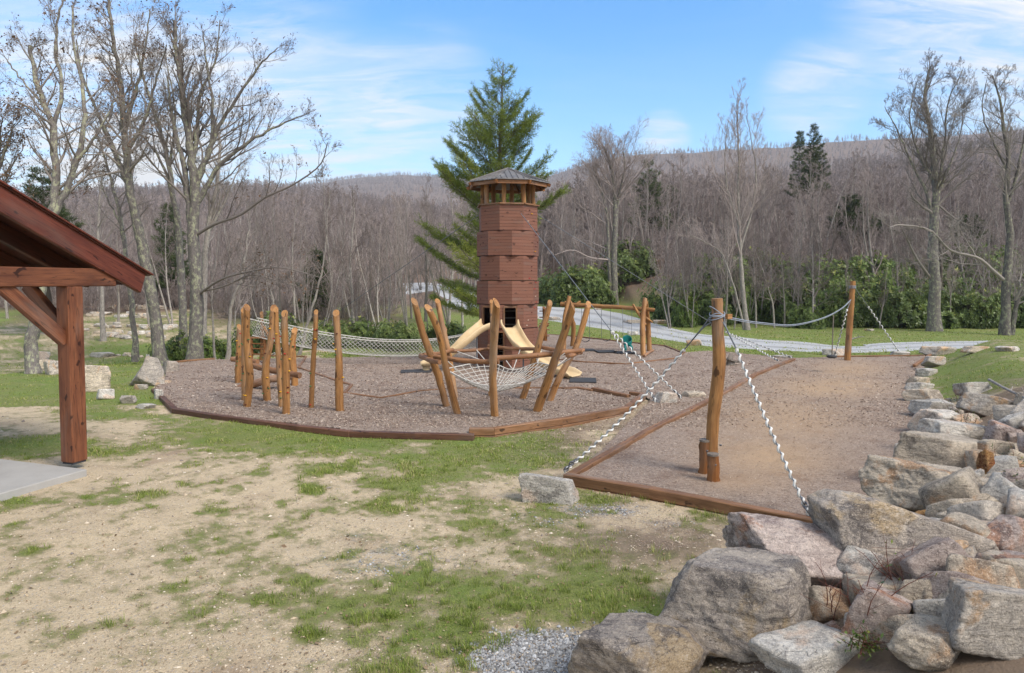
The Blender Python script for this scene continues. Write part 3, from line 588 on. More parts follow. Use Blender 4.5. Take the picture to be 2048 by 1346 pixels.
def rock(px, py, wpx, hpx, tone, label, seed, depth=.8, tilt=(0, 0), yaw=None, sink=.18, sub=4, group=None, name='boulder', cat='boulder', base_z=None, nf=11, rough=.055, round_=0., lift=0, sharp=60, peak=None):
    """rock whose lower front edge is seen at photo pixel px,py and is wpx x hpx big there"""
    b = gp(px, py) if base_z is None else flat(px, py, base_z)
    if lift: b = atY(px, py, b[1] + lift)
    k = b[1] / F; W = wpx * k; Hh = hpx * k * 1.03; D = W * depth
    P, Fc = rock_verts(sub, (W * 1.05, D, Hh * (1 + sink) * 1.1), seed, nf, sharp, rough, round_, random.Random(seed * 3 + 1).uniform(0, .22) if peak is None else peak)
    if yaw is None: yaw = random.Random(seed).uniform(-.5, .5)
    Rm = np.array(Matrix.Rotation(yaw, 3, 'Z') @ Matrix.Rotation(tilt[1], 3, 'Y') @ Matrix.Rotation(tilt[0], 3, 'X'))
    P = P @ Rm.T
    ext = P.max(0) - P.min(0); P[:, 0] *= W / ext[0]; P[:, 2] *= Hh * (1 + sink) / ext[2]; P -= (P.max(0) + P.min(0)) / 2
    c = np.array([b[0] * (1 + .4 * D / b[1]), b[1] + D * .4, b[2] + Hh * (1 + sink) / 2 - sink * Hh])
    mb = MB(); mb.add(P + c, Fc)
    return tag(mb.build(name, M['rock_' + tone], org=c - np.array([0, 0, Hh / 2])), label, cat, group)
RK = [ # px, bottom, w, h, tone, label, depth, tilt, opts
 (1468,1352,378,182,'dark','huge rounded grey boulder with tan streaks, largest of the foreground pile',.85,(0,0),dict(sub=6,round_=.12,seed=219,yaw=.1,nf=14,peak=.25)),
 (1275,1440,310,140,'dark','dark speckled boulder with pinkish crown at the bottom edge of the gravel',.8,(.0,.0),dict(sub=6,round_=.3,seed=12)),
 (1670,1235,440,165,'pink','long pale pink boulder with orange stains behind the huge grey one',.6,(.15,.25),dict(sub=6,seed=13,round_=.15,lift=.3)),
 (1812,1205,360,182,'dark','dark brown slab boulder leaning at the end of the strip edging',.6,(-.15,.35),dict(sub=6,seed=14,round_=.1,lift=.35)),
 (1662,1090,64,48,'tan','small tan stone wedged where the front edging ends',.8,(0,0),dict(seed=15,lift=.2)),
 (1835,1050,190,96,'tan','rough lumpy tan boulder behind the dark leaning slab',.8,(0,.1),dict(sub=6,seed=16,rough=.07,round_=.3,lift=.4)),
 (1905,975,260,95,'tan','long flat pinkish slab lying across the rock edge',.6,(.1,.12),dict(sub=5,seed=17,lift=.2,nf=8)),
 (1815,955,70,60,'grey','grey blunt stone at the mulch side of the long pinkish slab',.9,(0,0),dict(seed=18)),
 (1915,898,160,52,'pale','white layered slab behind the long pinkish slab',.6,(.1,.15),dict(sub=5,seed=19,nf=8)),
 (1745,1325,135,120,'pink','broken wedge boulder with a flat red brown face',.8,(.3,.3),dict(sub=5,seed=20,nf=7,lift=.2,sharp=30)),
 (1800,1292,170,95,'tan','squat tan boulder behind the broken red brown wedge',.7,(0,0),dict(sub=5,seed=21,lift=.4)),
 (1985,1352,200,118,'grey','large grey block at the lower right corner',.8,(0,.1),dict(sub=6,seed=22,nf=8,sharp=20)),
 (1630,1380,300,62,'pale','pale flat topped boulder cut by the bottom edge',.7,(0,0),dict(sub=5,seed=23)),
 (1855,1366,150,60,'tan','tan knobbly boulder left of the lower right corner block',.8,(0,0),dict(sub=5,seed=24,round_=.3)),
 (1808,1212,85,46,'grey','small angular grey stone on top of the squat tan boulder',.7,(0,0),dict(seed=25,lift=.5,nf=7,sharp=30)),
 (1912,1240,100,60,'tan','tan cobble right of the small angular grey stone',.8,(0,0),dict(seed=26,lift=.4)),
 (1968,1205,52,50,'pale','small sharp pale stone beside the pink grey block',.8,(0,0),dict(seed=27,lift=.3,nf=6,sharp=30)),
 (1890,1092,120,50,'rust','rust red and yellow streaked slab between bigger boulders',.5,(.2,.5),dict(sub=5,seed=28,lift=.4)),
 (2000,1122,115,62,'grey','striped grey block right of the rust coloured slab',.7,(0,0),dict(sub=5,seed=29,lift=.4,nf=7,sharp=25)),
 (2010,1225,120,92,'pink','pinkish block right of the small sharp pale stone',.8,(0,0),dict(sub=5,seed=30,lift=.4)),
 (1972,982,34,82,'rust','upright pointed orange brown stone standing on the slab',.6,(0,0),dict(sub=5,seed=31,nf=6,lift=.1,sharp=30)),
 (1735,1250,110,110,'grey','grey white block between the pink boulder and the red brown wedge',.8,(.2,.2),dict(sub=5,seed=32,lift=.5)),
 (1945,1050,110,70,'tan','cream coloured rough stone above the rust coloured slab',.8,(0,0),dict(sub=5,seed=33,lift=.4,rough=.06)),
 (1875,712,66,18,'grey','broad flat stone at the far right end of the play strip',.8,(0,0),dict(seed=40)),
 (1868,736,44,22,'grey','blocky stone below the far flat stone on the strip edge',.9,(0,0),dict(seed=41)),
 (1852,754,46,15,'pale','pale flat edge stone, third from the road',.8,(0,0),dict(seed=42)),
 (1836,771,40,16,'tan','little tan edge stone, fourth from the road',.8,(0,0),dict(seed=43)),
 (1838,785,56,17,'pale','pale edge stone, fifth from the road',.8,(0,0),dict(seed=44)),
 (1845,812,78,30,'tan','edge boulder with an orange lip, sixth from the road',.9,(0,0),dict(sub=5,seed=45)),
 (1862,838,84,34,'pale','pale bumpy edge boulder, seventh from the road',.9,(0,0),dict(sub=5,seed=46)),
 (1868,874,92,50,'pale','white block with a sheer face towards the mulch',.9,(0,0),dict(sub=5,seed=47,nf=7,sharp=25)),
 (1948,793,68,26,'pale','pale boulder sitting on the grass edge beside a fallen branch',.8,(0,0),dict(sub=5,seed=48,nf=7)),
 (1975,834,108,42,'grey','long grey boulder with tan corner below the fallen branch',.6,(0,.1),dict(sub=5,seed=49,nf=7)),
 (1950,706,50,12,'tan','low tan stone lying in front of the road at far right',.8,(0,0),dict(seed=50)),
 (2015,704,44,10,'pale','pale stone on the verge at the far right edge',.8,(0,0),dict(seed=51)),
 # left side
 (298,774,84,58,'grey','large pointed grey boulder at the left end of the play area',.9,(0,0),dict(sub=5,seed=60,nf=8,peak=.85)),
 (340,752,40,30,'dark','rounded dark boulder just right of the large pointed one',.9,(0,0),dict(seed=61)),
 (318,778,60,14,'tan','flat tan stone in front of the large pointed boulder',.8,(0,0),dict(seed=62)),
 (190,784,74,52,'tan','big tan boulder just right of the shelter post',.8,(0,0),dict(sub=5,seed=63,round_=.3)),
 (212,800,44,20,'pale','broken pale stone below the big tan boulder',.8,(0,0),dict(seed=64)),
 (258,808,32,16,'grey','small grey stone left of the curved edging end',.8,(0,0),dict(seed=65)),
 (318,800,24,20,'pale','small pale stone touching the end of the curved edging',.8,(0,0),dict(seed=66)),
 (282,780,28,10,'grey','small flat grey stone on the grass by the pointed boulder',.8,(0,0),dict(seed=67)),
 (110,750,48,28,'grey','grey boulder behind the shelter post',.8,(0,0),dict(seed=68)),
 (90,742,36,22,'tan','tan stone in the pile left of the shelter post',.8,(0,0),dict(seed=69)),
 (205,716,46,10,'pale','thin pale slab on the green lawn behind the shelter post',.7,(0,0),dict(seed=70)),
 (292,820,44,9,'pale','sunken pale stone in the grass near the curved edging',.8,(0,0),dict(seed=71)),
 (85,722,36,18,'pale','pale stone at the foot of the lichen covered trunk',.8,(0,0),dict(seed=72)),
 # anchors and singles
 (1100,1013,132,56,'pale','white and grey anchor rock at the corner of the strip edging',.6,(0,.1),dict(sub=6,seed=80,nf=8)),
 (1328,818,50,32,'pale','split anchor rock with a dark left side between the two edgings',.9,(0,0),dict(sub=5,seed=81)),
 (1386,804,48,20,'tan','low cream anchor rock right of the split one',.8,(0,0),dict(sub=5,seed=82,round_=.3)),
 (1562,722,46,10,'pale','flat pale anchor rock beside the far end of the diagonal edging',.8,(0,0),dict(seed=83)),
 (1672,719,58,13,'pale','flat pale anchor rock behind the far post',.7,(0,0),dict(seed=84)),
 (1800,713,40,8,'pale','anchor rock under the free standing spiral rope',.7,(0,0),dict(seed=85)),
 (1388,692,34,12,'tan','angular tan rock beside the gravel road near the swings',.8,(0,0),dict(seed=86,nf=6)),
 (1266,671,22,8,'pale','white rock on the verge behind the green swing',.8,(0,0),dict(seed=87)),
 (1266,647,36,7,'tan','tan stone on the road edge under the swing beam',.5,(0,0),dict(seed=88)),
 (1108,641,30,7,'pale','pale stone on the road edge right of the tower',.5,(0,0),dict(seed=89)),
 (1322,648,34,8,'tan','mossy tan stone where the bank meets the lawn',.7,(0,0),dict(seed=90)),
 (1197,620,16,5,'tan','tiny tan stone at the foot of the bank',.7,(0,0),dict(seed=91)),
 (1738,662,20,4,'grey','small grey stone in the lawn before the dark bushes',.7,(0,0),dict(seed=92)),
 (1068,637,20,6,'tan','tan stone on the road edge touching the tower outline',.6,(0,0),dict(seed=93)),
]
for (px, py, w_, h_, tone, lab, dep, tilt, o) in RK:
    if py > 1000 and px > 1700 and w_ < 210: w_ *= 1.22; h_ *= 1.18
    rock(px, py, w_, h_, tone, lab, o.pop('seed'), depth=dep, tilt=tilt, **o)
# rubble on the embankment
rub = MB; cnt = 0; rr_ = random.Random(5); zones = [((1955,2090),(850,1010),40,(40,110)),((1880,2090),(1000,1130),30,(80,160)),((1690,2090),(1130,1340),50,(70,190)),((1850,1980),(800,900),24,(24,60)),((1990,2090),(810,880),12,(26,60)),((1640,1820),(1050,1220),20,(30,70)),((1480,1760),(1240,1344),18,(44,100)),((1440,2060),(1300,1352),26,(60,140)),((1640,1760),(1180,1290),9,(60,120))]
for (xr, yr, n, szr) in zones:
    for i in range(n):
        px = rr_.uniform(*xr); py = rr_.uniform(*yr); sz = rr_.uniform(*szr) * (.6 + .4 * rr_.random())
        if inpoly(np.array([gp(px, py)[0]]), np.array([gp(px, py)[1]]), MULCH)[0]: continue
        rock(px, py, sz, sz * rr_.uniform(.45, .8), rr_.choice(['grey', 'tan', 'pale', 'pink', 'tan', 'tan', 'pink']), 'loose broken stone in the rubble bank at the right', 300 + cnt, depth=rr_.uniform(.6, 1.1), tilt=(rr_.uniform(-.5, .5), rr_.uniform(-.5, .5)), sub=4, group='loose rubble stones on the right bank', name='rubble_stone', cat='stone', nf=8, lift=rr_.uniform(0, .25), sink=.3, sharp=22); cnt += 1
# distant stone terraces on the left lawn
for i in range(46):
    row = rr_.choice([(618, 2), (634, 2), (655, 3), (668, 3), (676, 3)]); px = rr_.uniform(150, 345); py = row[0] + rr_.uniform(-row[1], row[1]) + (px - 250) * .03
    rock(px, py, rr_.uniform(12, 34), rr_.uniform(5, 11), rr_.choice(['grey', 'tan', 'pale']), 'stone in the low terraces beyond the left trees', 700 + i, group='terrace stones beyond the left trees', name='terrace_stone', cat='stone', sub=3, nf=7)
for i in range(16):
    px = rr_.choice([rr_.uniform(235, 300), rr_.uniform(300, 470)]); py = 713 + rr_.uniform(-2, 3)
    rock(px, py, rr_.uniform(8, 20), rr_.uniform(3, 6), rr_.choice(['grey', 'tan', 'pale']), 'small stone along the lawn edge behind the climbing poles', 800 + i, group='small stones along the back lawn edge', name='edge_stone', cat='stone', sub=3, nf=7)
# ================================================================= TIMBER EDGING
def edging(pts, hgt, label, w_=.14, base=-.2, top=.06, name='timber_edging', courses=1, mt='edge', world=False):
    P = [np.array(p, float) if world else flat(*p) for p in pts]; root = thing(name, (*P[0][:2], 0), label, 'timber edging')
    for a, b in zip(P[:-1], P[1:]):
        L = np.linalg.norm(b - a); n = max(1, int(round(L / 3.2)))
        mb = MB()
        for i in range(n):
            s_, e_ = a + (b - a) * i / n, a + (b - a) * (i + 1) / n; dv = (b - a) / L
            for c in range(courses):
                z0 = top - hgt * c; z = z0 - hgt / 2; j = (rng.random() - .5) * .012
                e2 = e_ + dv * (.03 if i == n - 1 else -.006)
                s2 = s_ - dv * (.0 if i == 0 else 0)
                boxl(mb, (s2[0], s2[1], z + j * .3), (e2[0], e2[1], z + j * .3), w_ + c * .008, hgt - .006, bev=.012)
        mb.build('timber', M[mt], root, smooth=False)
    return root
edging([(308,780),(350,820),(425,832),(500,842),(600,855),(700,866),(830,870),(945,873)], .13, 'dark low timber edging curving along the near side of the climbing poles', top=.05, courses=2, mt='edge_dark')
edging([(938,866),(985,866),(1120,846),(1252,822),(1286,795)], .15, 'brighter raised timber edging in front of the funnel net, stepping up at its left end', top=.11, courses=2)
edging([(1284,793),(1262,790)], .13, 'short timber closing the corner behind the rope crossing', top=.10)
edging([(1258,795),(1187,780)], .13, 'timber stub running left from the rope crossing corner', top=.08)
edging([(1187,781),(1155,776),(1127,777)], .10, 'last short timbers before the edging sinks into the mulch', top=.04)
edging([(1127,777),(985,777),(890,779),(840,783),(762,797),(690,787)], .05, 'thin half buried board winding across the mulch under the funnel net', w_=.07, top=.045)
edging([(690,787),(703,771),(660,758),(597,736),(612,714),(540,712)], .07, 'zigzag timber edging behind the tall climbing poles', w_=.09, top=.05)
edging([(328,728),(372,722),(428,718)], .08, 'short timber edging beside the left lawn and pointed boulder', w_=.1, top=.05)
edging([(1136,957),(1290,868),(1440,792),(1512,750),(1587,720)], .15, 'long diagonal timber edging of the strip passing behind the big post', top=.07, courses=1)
edging([(1130,956),(1300,985),(1460,1016),(1625,1048)], .16, 'thick timber edging across the near end of the strip', w_=.15, top=.08, courses=2)
edging([(1670,714),(1770,713),(1862,712)], .06, 'thin timber board across the far end of the strip', w_=.08, top=.06)
edging([(1828,735),(1862,712)], .10, 'dark timber board running from the far end of the strip to the stones', w_=.1, top=.12)
edging([(1093,669),(1160,674),(1230,682),(1330,692),(1367,707)], .07, 'timber edging between the swings and the grass verge', w_=.09, top=.05)
edging([(1370,704),(1353,717),(1250,729),(1170,725),(1098,718)], .06, 'low timber edging curving in front of the swings', w_=.08, top=.05)
# ================================================================= SHELTER
SLZ = .04
pc = flat(149, 925, SLZ); U = np.array([-.945, .325, 0]); U /= np.linalg.norm(U); Vd = np.array([-.325, -.945, 0]); Vd /= np.linalg.norm(Vd); Zv = np.array([0, 0, 1.])
corner = flat(174, 938, SLZ)
mb = MB(); q = [corner, corner + U * 9, corner + U * 9 + Vd * 7, corner + Vd * 7]
TV = [p + Zv * 0 for p in q]; TB = [p - Zv * .45 for p in q]
mb.add(np.array(TB + TV), [BQ])
sl = mb.build('concrete_slab', M['concrete'], smooth=False); bv = sl.modifiers.new('b', 'BEVEL'); bv.width = .015; bv.segments = 2
tag(sl, 'pale concrete floor slab under the timber shelter', 'slab')
pav = thing('timber_shelter', pc, 'red brown timber frame shelter with braced post and sloping roof at left', 'shelter')
pw = .27; ztop = pc[2] + 0
beam_bot = atY(160, 573, pc[1])[2]; bh = .30
tan_sl = math.tan(R(21))
def P_(u, v, z): return pc + U * u + Vd * v + Zv * (z - pc[2])
def frame_post(u, v, nm='post'):
    mb = MB(); boxl(mb, P_(u, v, SLZ + .03), P_(u, v, beam_bot), pw, pw, up=U, bev=.012); mb.build(nm, M['frame'], pav, False)
    mb = MB(); boxl(mb, P_(u, v, SLZ + .0), P_(u, v, SLZ + .03), pw * .86, pw * .86, up=U); mb.build('post_base', M['black'], pav, False)
frame_post(0, 0); frame_post(0, 2.55); frame_post(3.6, 0)
for u in (0, 3.6):
    mb = MB(); a, b = P_(u, -.78, beam_bot + bh / 2), P_(u, 3.4, beam_bot + bh / 2); boxl(mb, a, b, .24, bh, bev=.015); mb.build('tie_beam', M['frame'], pav, False)
def brace(u0, v0, z0, u1, v1, z1):
    mb = MB(); boxl(mb, P_(u0, v0, z0), P_(u1, v1, z1), .13, .2, bev=.01); mb.build('brace', M['frame'], pav, False)
brace(0, .10, beam_bot - .88, 0, 1.08, beam_bot + .03); brace(0, 2.45, beam_bot - .88, 0, 1.5, beam_bot + .03); brace(.1, 0, beam_bot - .75, .95, 0, beam_bot + .02)
tip = atY(289, 547, 13.62)
# express roof by the run v from the eave tip (tip lies at v = vt)
vt = min(np.arange(-3, 0, .005), key=lambda v: abs(float(proj(*P_(-.12, v, 3.0))[0]) - 289)); z_tip = float(atY(289, 547, P_(-.12, vt, 3)[1])[2])
def rt(v): return z_tip + (v - vt) * SLP
left = None
# slope fitted so that the top edge passes photo pixel (0,366)
best = None
for v in np.arange(vt + 1, vt + 7, .02):
    p = P_(-.12, v, 3.0); px_, _ = proj(p[0], p[1], p[2])
    if px_ < 0: best = v; break
dxy = P_(-.12, best, 3.0); zl = atY(0, 366, dxy[1])[2]; SLP = (zl - z_tip) / (best - vt)
d_b = .40
def rafter(u, v0, v1, dep, wd, nm, mt, off=0.0, plumb=True):
    mb = MB(); V = []
    for s_ in (-wd / 2, wd / 2):
        V += [P_(u + s_, v0, rt(v0) - off), P_(u + s_, v1, rt(v1) - off), P_(u + s_, v1, rt(v1) - off - dep), P_(u + s_, v0 + (.0 if plumb else .12), rt(v0) - off - dep + (0 if plumb else .05))]
    V = np.array(V); tcv = np.array([((i // 4) * .1, V[i][2] * 1 - (rt(v0) + (0)) , float((V[i] - pc) @ Vd)) for i in range(8)]); tcv[:, 1] = [0, 0, -dep, -dep] * 2
    mb.add(V, [np.array([[0, 1, 2, 3], [7, 6, 5, 4], [4, 5, 1, 0], [3, 2, 6, 7], [0, 3, 7, 4], [1, 5, 6, 2]])], tcv, rng.random())
    o = mb.build(nm, mt, pav, False); bvv = o.modifiers.new('b', 'BEVEL'); bvv.width = .01; bvv.segments = 1; return o
rafter(-.12, vt, vt + 6.5, d_b, .09, 'barge_board', M['barge'], .0, False)
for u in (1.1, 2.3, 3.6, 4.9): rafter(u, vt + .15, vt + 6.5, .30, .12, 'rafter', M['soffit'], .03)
mb = MB(); Vs = []
for (o_, th) in ((.012, 0), (-.015, 0)):
    for u in (-.2, 7.5):
        Vs += [P_(u, vt - .06, rt(vt - .06) + o_), P_(u, vt + 6.5, rt(vt + 6.5) + o_)]
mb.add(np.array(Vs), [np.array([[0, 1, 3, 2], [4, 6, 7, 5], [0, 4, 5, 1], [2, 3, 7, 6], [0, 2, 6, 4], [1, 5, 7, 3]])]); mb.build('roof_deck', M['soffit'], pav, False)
mb = MB(); Vs = []
for o_ in (.04, .014):
    for u in (-.23, 7.5): Vs += [P_(u, vt - .1, rt(vt - .1) + o_), P_(u, vt + 6.5, rt(vt + 6.5) + o_)]
mb.add(np.array(Vs), [np.array([[0, 1, 3, 2], [4, 6, 7, 5], [0, 4, 5, 1], [2, 3, 7, 6], [0, 2, 6, 4], [1, 5, 7, 3]])]); mb.build('roof_sheet', M['barge'], pav, False)
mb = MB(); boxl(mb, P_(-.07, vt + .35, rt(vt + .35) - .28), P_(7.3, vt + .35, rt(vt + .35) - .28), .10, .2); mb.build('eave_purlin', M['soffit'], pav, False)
# ================================================================= TOWER
tb = flat(1014, 735); TC_ = np.array([(1016 - 1024) / F * 25.0, 25.0, 0.0]); TR = 1.10
tow = thing('lookout_tower', TC_, 'tall octagonal brown clad play tower with metal roof on log posts', 'tower')
def zl_(y, Y=24.0): return CH + (HY - y) / F * Y
LV = [zl_(735) - .02, zl_(657), zl_(609), zl_(561), zl_(511), zl_(461), zl_(409)]
def oc(ph, r, z):
    return [TC_ + np.array([r * math.sin(R(ph + 45 * i)), -r * math.cos(R(ph + 45 * i)), z]) for i in range(8)]
def facet_boards(mb, a, b, z0, z1, holes=()):
    n = max(3, int(round((z1 - z0) / .112))); h = (z1 - z0) / n; dv = (b - a); nrm = np.array([dv[1], -dv[0], 0]); nrm /= np.linalg.norm(nrm)
    for i in range(n):
        zc = z0 + h * (i + .5); segs = [(0, 1)]
        for (f0, f1, h0, h1) in holes:
            if h0 - .02 < zc < h1 + .02: segs = [(0, f0), (f1, 1)]
        for (s_, e_) in segs:
            p = a + dv * s_ + Zv * (zc) - nrm * .012; q_ = a + dv * e_ + Zv * zc - nrm * .012
            mid = (p + q_) / 2; rn = rng.random()
            boxl(mb, p, q_, h - .008, .025, up=nrm, rn=rn)
for li in range(6):
    ph = 7.5 if li % 2 == 0 else -15.0
    r = TR * (1.03 if li % 2 == 0 else 1.0) * (1.0 + .012 * (5 - li) / 5)
    z0, z1 = LV[li], LV[li + 1]; base = [p * np.array([1, 1, 0]) for p in oc(ph, r, 0)]
    mb = MB(); bk = MB()
    for i in range(8):
        a, b = base[i], base[(i + 1) % 8]; angm = (ph + 45 * i + 22.5 + 180) % 360 - 180
        holes = []
        if li == 1 and abs(angm - 7.5) < 2: holes = [(.18, .70, z0 + .05, z1 - .10)]
        if li == 1 and abs(angm + 37.5) < 2: holes = [(.12, .62, z0 + .05, z1 - .10)]
        if li == 0 and abs(angm + 15) < 2: holes = [(.34, .66, z0, z1 - .14)]
        facet_boards(mb, a, b, z0 + .012, z1 - .012, holes)
        dv = b - a; nrm = np.array([dv[1], -dv[0], 0]); nrm /= np.linalg.norm(nrm)
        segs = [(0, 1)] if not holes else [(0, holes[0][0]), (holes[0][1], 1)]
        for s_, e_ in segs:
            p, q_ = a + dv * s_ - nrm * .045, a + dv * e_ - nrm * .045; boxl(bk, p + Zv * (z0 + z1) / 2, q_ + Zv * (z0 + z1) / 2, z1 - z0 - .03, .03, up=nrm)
        if holes:
            f0, f1, h0, h1 = holes[0]; fm = MB()
            for f in (f0, f1): boxl(fm, a + dv * f + Zv * h0, a + dv * f + Zv * h1, .05, .07, up=nrm)
            boxl(fm, a + dv * f0 + Zv * (h1 + .02), a + dv * f1 + Zv * (h1 + .02), .05, .06, up=nrm)
            fm.build('door_frame', M['edge'], tow, False)
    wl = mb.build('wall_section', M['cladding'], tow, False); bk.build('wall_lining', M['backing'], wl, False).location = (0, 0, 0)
    # matrix: sub-part shares the tower origin
    if li > 0:
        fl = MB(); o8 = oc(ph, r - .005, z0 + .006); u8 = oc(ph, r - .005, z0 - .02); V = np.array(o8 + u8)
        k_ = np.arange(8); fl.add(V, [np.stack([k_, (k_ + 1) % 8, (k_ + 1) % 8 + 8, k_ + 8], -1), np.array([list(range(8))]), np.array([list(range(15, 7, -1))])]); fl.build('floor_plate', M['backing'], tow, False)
for o in [c for c in tow.children]:
    for ch in o.children:
        me = ch.data; n = len(me.vertices); co = np.zeros(n * 3, np.float32); me.vertices.foreach_get('co', co)
        co = co.reshape(-1, 3) - 0; co = co + 0; me.vertices.foreach_set('co', (co + np.array(o.location) - np.array(tow.location)).astype(np.float32).ravel()); me.update()
# top rail, posts, roof
mb = MB(); o8 = oc(-15, TR + .03, 0)
for i in range(8): boxl(mb, o8[i] + Zv * (LV[6] + .02), o8[(i + 1) % 8] + Zv * (LV[6] + .02), .10, .045)
mb.build('top_rail', M['edge'], tow, False)
ZE = CH + (565 - 370) / F * 25; ZA = CH + (565 - 339) / F * 25; RE = 1.54
for i in range(8):
    a = R(-15 + 45 * i + 6); mb = MB(); p = TC_ + np.array([.93 * math.sin(a), -.93 * math.cos(a), 0])
    log(mb, [p + Zv * (LV[6] - .5), p + Zv * (ZE + .16)], .088, .08, 8, 10); mb.build('roof_post', M['log'], tow)
e8 = oc(-15, RE, ZE); ap = TC_ + Zv * ZA
mb = MB(); mb.add(np.array(e8 + [ap] + [p - Zv * .03 for p in e8] + [ap - Zv * .035]), [np.array([[i, (i + 1) % 8, 8] for i in range(8)] + [[9 + (i + 1) % 8, 9 + i, 17] for i in range(8)]), np.array([[i, i + 9, (i + 1) % 8 + 9, (i + 1) % 8] for i in range(8)])])
rf = mb.build('roof', M['roofmetal'], tow, False)
mb = MB()
for i in range(8):
    a, b = e8[i], e8[(i + 1) % 8]
    tube(mb, [a + Zv * .012, ap + Zv * .02], .020, 6)
    for j in range(1, 6):
        f = j / 6; p = a * (1 - f) + b * f; g = 1 - 2 * abs(f - .5); m_ = (a + b) / 2; q_ = p + (ap - m_) * g * .985
        boxl(mb, p + Zv * .014, q_ + Zv * .014, .016, .028)
mb.build('roof_seam', M['roofmetal'], tow, False)
mb = MB()
for i in range(8):
    a, b = e8[i], e8[(i + 1) % 8]; ci = (TC_ + Zv * ZE)
    boxl(mb, ci + (a - ci) * .93 - Zv * .10, ci + (b - ci) * .93 - Zv * .10, .05, .12)
mb.build('fascia', M['rail'], tow, False)
for i in range(8):
    a = e8[i]; ci = TC_ + Zv * ZA; mb = MB(); boxl(mb, ci - Zv * .14, a + (a - ci) * .02 - Zv * .10, .07, .11); mb.build('roof_rafter', M['log_dark'], tow, False)
hold_cols = ['yellow', 'dkred', 'red', 'pale', 'dkred', 'yellow', 'dkred', 'pale']
def hold(pos, nrm, parent, s_=.045, col='yellow'):
    P, Fc = rock_verts(3, (s_ * 1.6, s_ * 1.3, s_ * 1.0), int(rng.integers(1e6)), 7); nrm = np.asarray(nrm, float)
    mb = MB(); mb.add(P + np.asarray(pos) + nrm * s_ * .25, Fc); mb.build('climbing_hold', M['hold_' + col], parent)
for li in range(1, 6):
    ph = 7.5 if li % 2 == 0 else -15.0; r = TR * (1.03 if li % 2 == 0 else 1.0); b8 = oc(ph, r, 0)
    for i in range(8):
        am = (ph + 45 * i + 22.5 + 180) % 360 - 180
        if 35 < am < 110:
            a, b = b8[i], b8[(i + 1) % 8]; dv = b - a; nrm = np.array([dv[1], -dv[0], 0]); nrm /= np.linalg.norm(nrm)
            for j in range(4):
                f = rng.uniform(.15, .85); z = LV[li] + (j + rng.uniform(.1, .9)) / 4 * (LV[li + 1] - LV[li]); hold(a + dv * f + Zv * z, nrm, tow, .05, hold_cols[int(rng.integers(8))])
# inner ladder seen through the openings
mb = MB()
for i in range(9): z = .2 + i * .25; boxl(mb, TC_ + np.array([-.45, .1, z]), TC_ + np.array([.35, .2, z]), .05, .05)
mb.build('ladder', M['greywood'], tow, False)
# ================================================================= SLIDES
def slide(path, width, label, supp, matn='slide'):
    """path of (px,py,Y) for the trough floor"""
    C0 = spline([atY(*p) for p in path], 36); n = len(C0); base = np.array([C0[-1][0], C0[-1][1], 0])
    root = thing('slide', base, label, 'slide'); Tn = np.gradient(C0, axis=0); Tn /= np.linalg.norm(Tn, axis=1)[:, None]
    Sd = np.cross(Tn, [0, 0, 1]); Sd /= np.linalg.norm(Sd, axis=1)[:, None]; Up = np.cross(Sd, Tn)
    h = .20; w2 = width / 2; prof = [(-w2 - .05, h - .03), (-w2 - .02, h + .012), (-w2 + .02, h), (-w2 + .03, h * .5), (-w2 + .09, .05), (-w2 * .4, .0), (w2 * .4, 0), (w2 - .09, .05), (w2 - .03, h * .5), (w2 - .02, h), (w2 + .02, h + .012), (w2 + .05, h - .03), (w2 + .01, h * .4), (w2 - .04, -.02), (w2 * .4, -.05), (-w2 * .4, -.05), (-w2 + .04, -.02), (-w2 - .01, h * .4)]
    k = len(prof); V = np.zeros((n, k, 3)); t_ = np.linspace(0, 1, n)
    hs = np.where(t_ < .12, 1.5 - t_ / .12 * .5, 1.0) * np.where(t_ > .9, 1 - (t_ - .9) * 5, 1)
    for j, (a, b) in enumerate(prof): V[:, j] = C0 + Sd * a + Up * (b * hs)[:, None]
    i = np.arange(n - 1)[:, None] * k; j = np.arange(k)[None]; j2 = (j + 1) % k
    mb = MB(); mb.add(V.reshape(-1, 3), [np.stack([i + j, i + k + j, i + k + j2, i + j2], -1).reshape(-1, 4), np.array([list(range(k)), [(n - 1) * k + q_ for q_ in range(k - 1, -1, -1)]])])
    mb.build('chute', M['slide'], root)
    e = C0[-3]; mb = MB(); tube(mb, [np.array([e[0], e[1], -.03]), np.array([e[0], e[1], e[2] - .02])], .13, 16, True); mb.build('support', M['slide'], root)
    for f in supp:
        p = C0[int(f * (n - 1))]; mb = MB(); tube(mb, [np.array([p[0], p[1], -.05]), p - Zv * .03], .025, 8); mb.build('support_pole', M['cable'], root)
slide([(976,655,23.95),(966,658,23.7),(948,671,23.5),(925,692,23.3),(900,712,23.2),(872,727,23.1),(842,731,23.0)], .55, 'tan plastic slide descending to the left of the tower', (.3,))
slide([(1018,655,23.75),(1022,663,23.5),(1038,690,23.0),(1062,712,22.6),(1095,733,22.1),(1125,747,21.6),(1150,752,21.2)], .58, 'tan plastic slide descending to the right towards the camera', (.4,))
def mat_(px, py, w_, d_, ang, label):
    p = flat(px, py); mb = MB(); c = np.array([p[0], p[1], .03]); dx = np.array([math.cos(ang), math.sin(ang), 0]) * w_ / 2
    boxl(mb, c - dx, c + dx, d_, .03); o = mb.build('rubber_mat', M['black'], org=(p[0], p[1], .0), smooth=False); tag(o, label, 'mat')
mat_(832, 744, 1.0, .7, .15, 'black rubber wear mat at the foot of the left slide'); mat_(1166, 762, .8, .9, -.1, 'black rubber wear mat at the foot of the right slide')
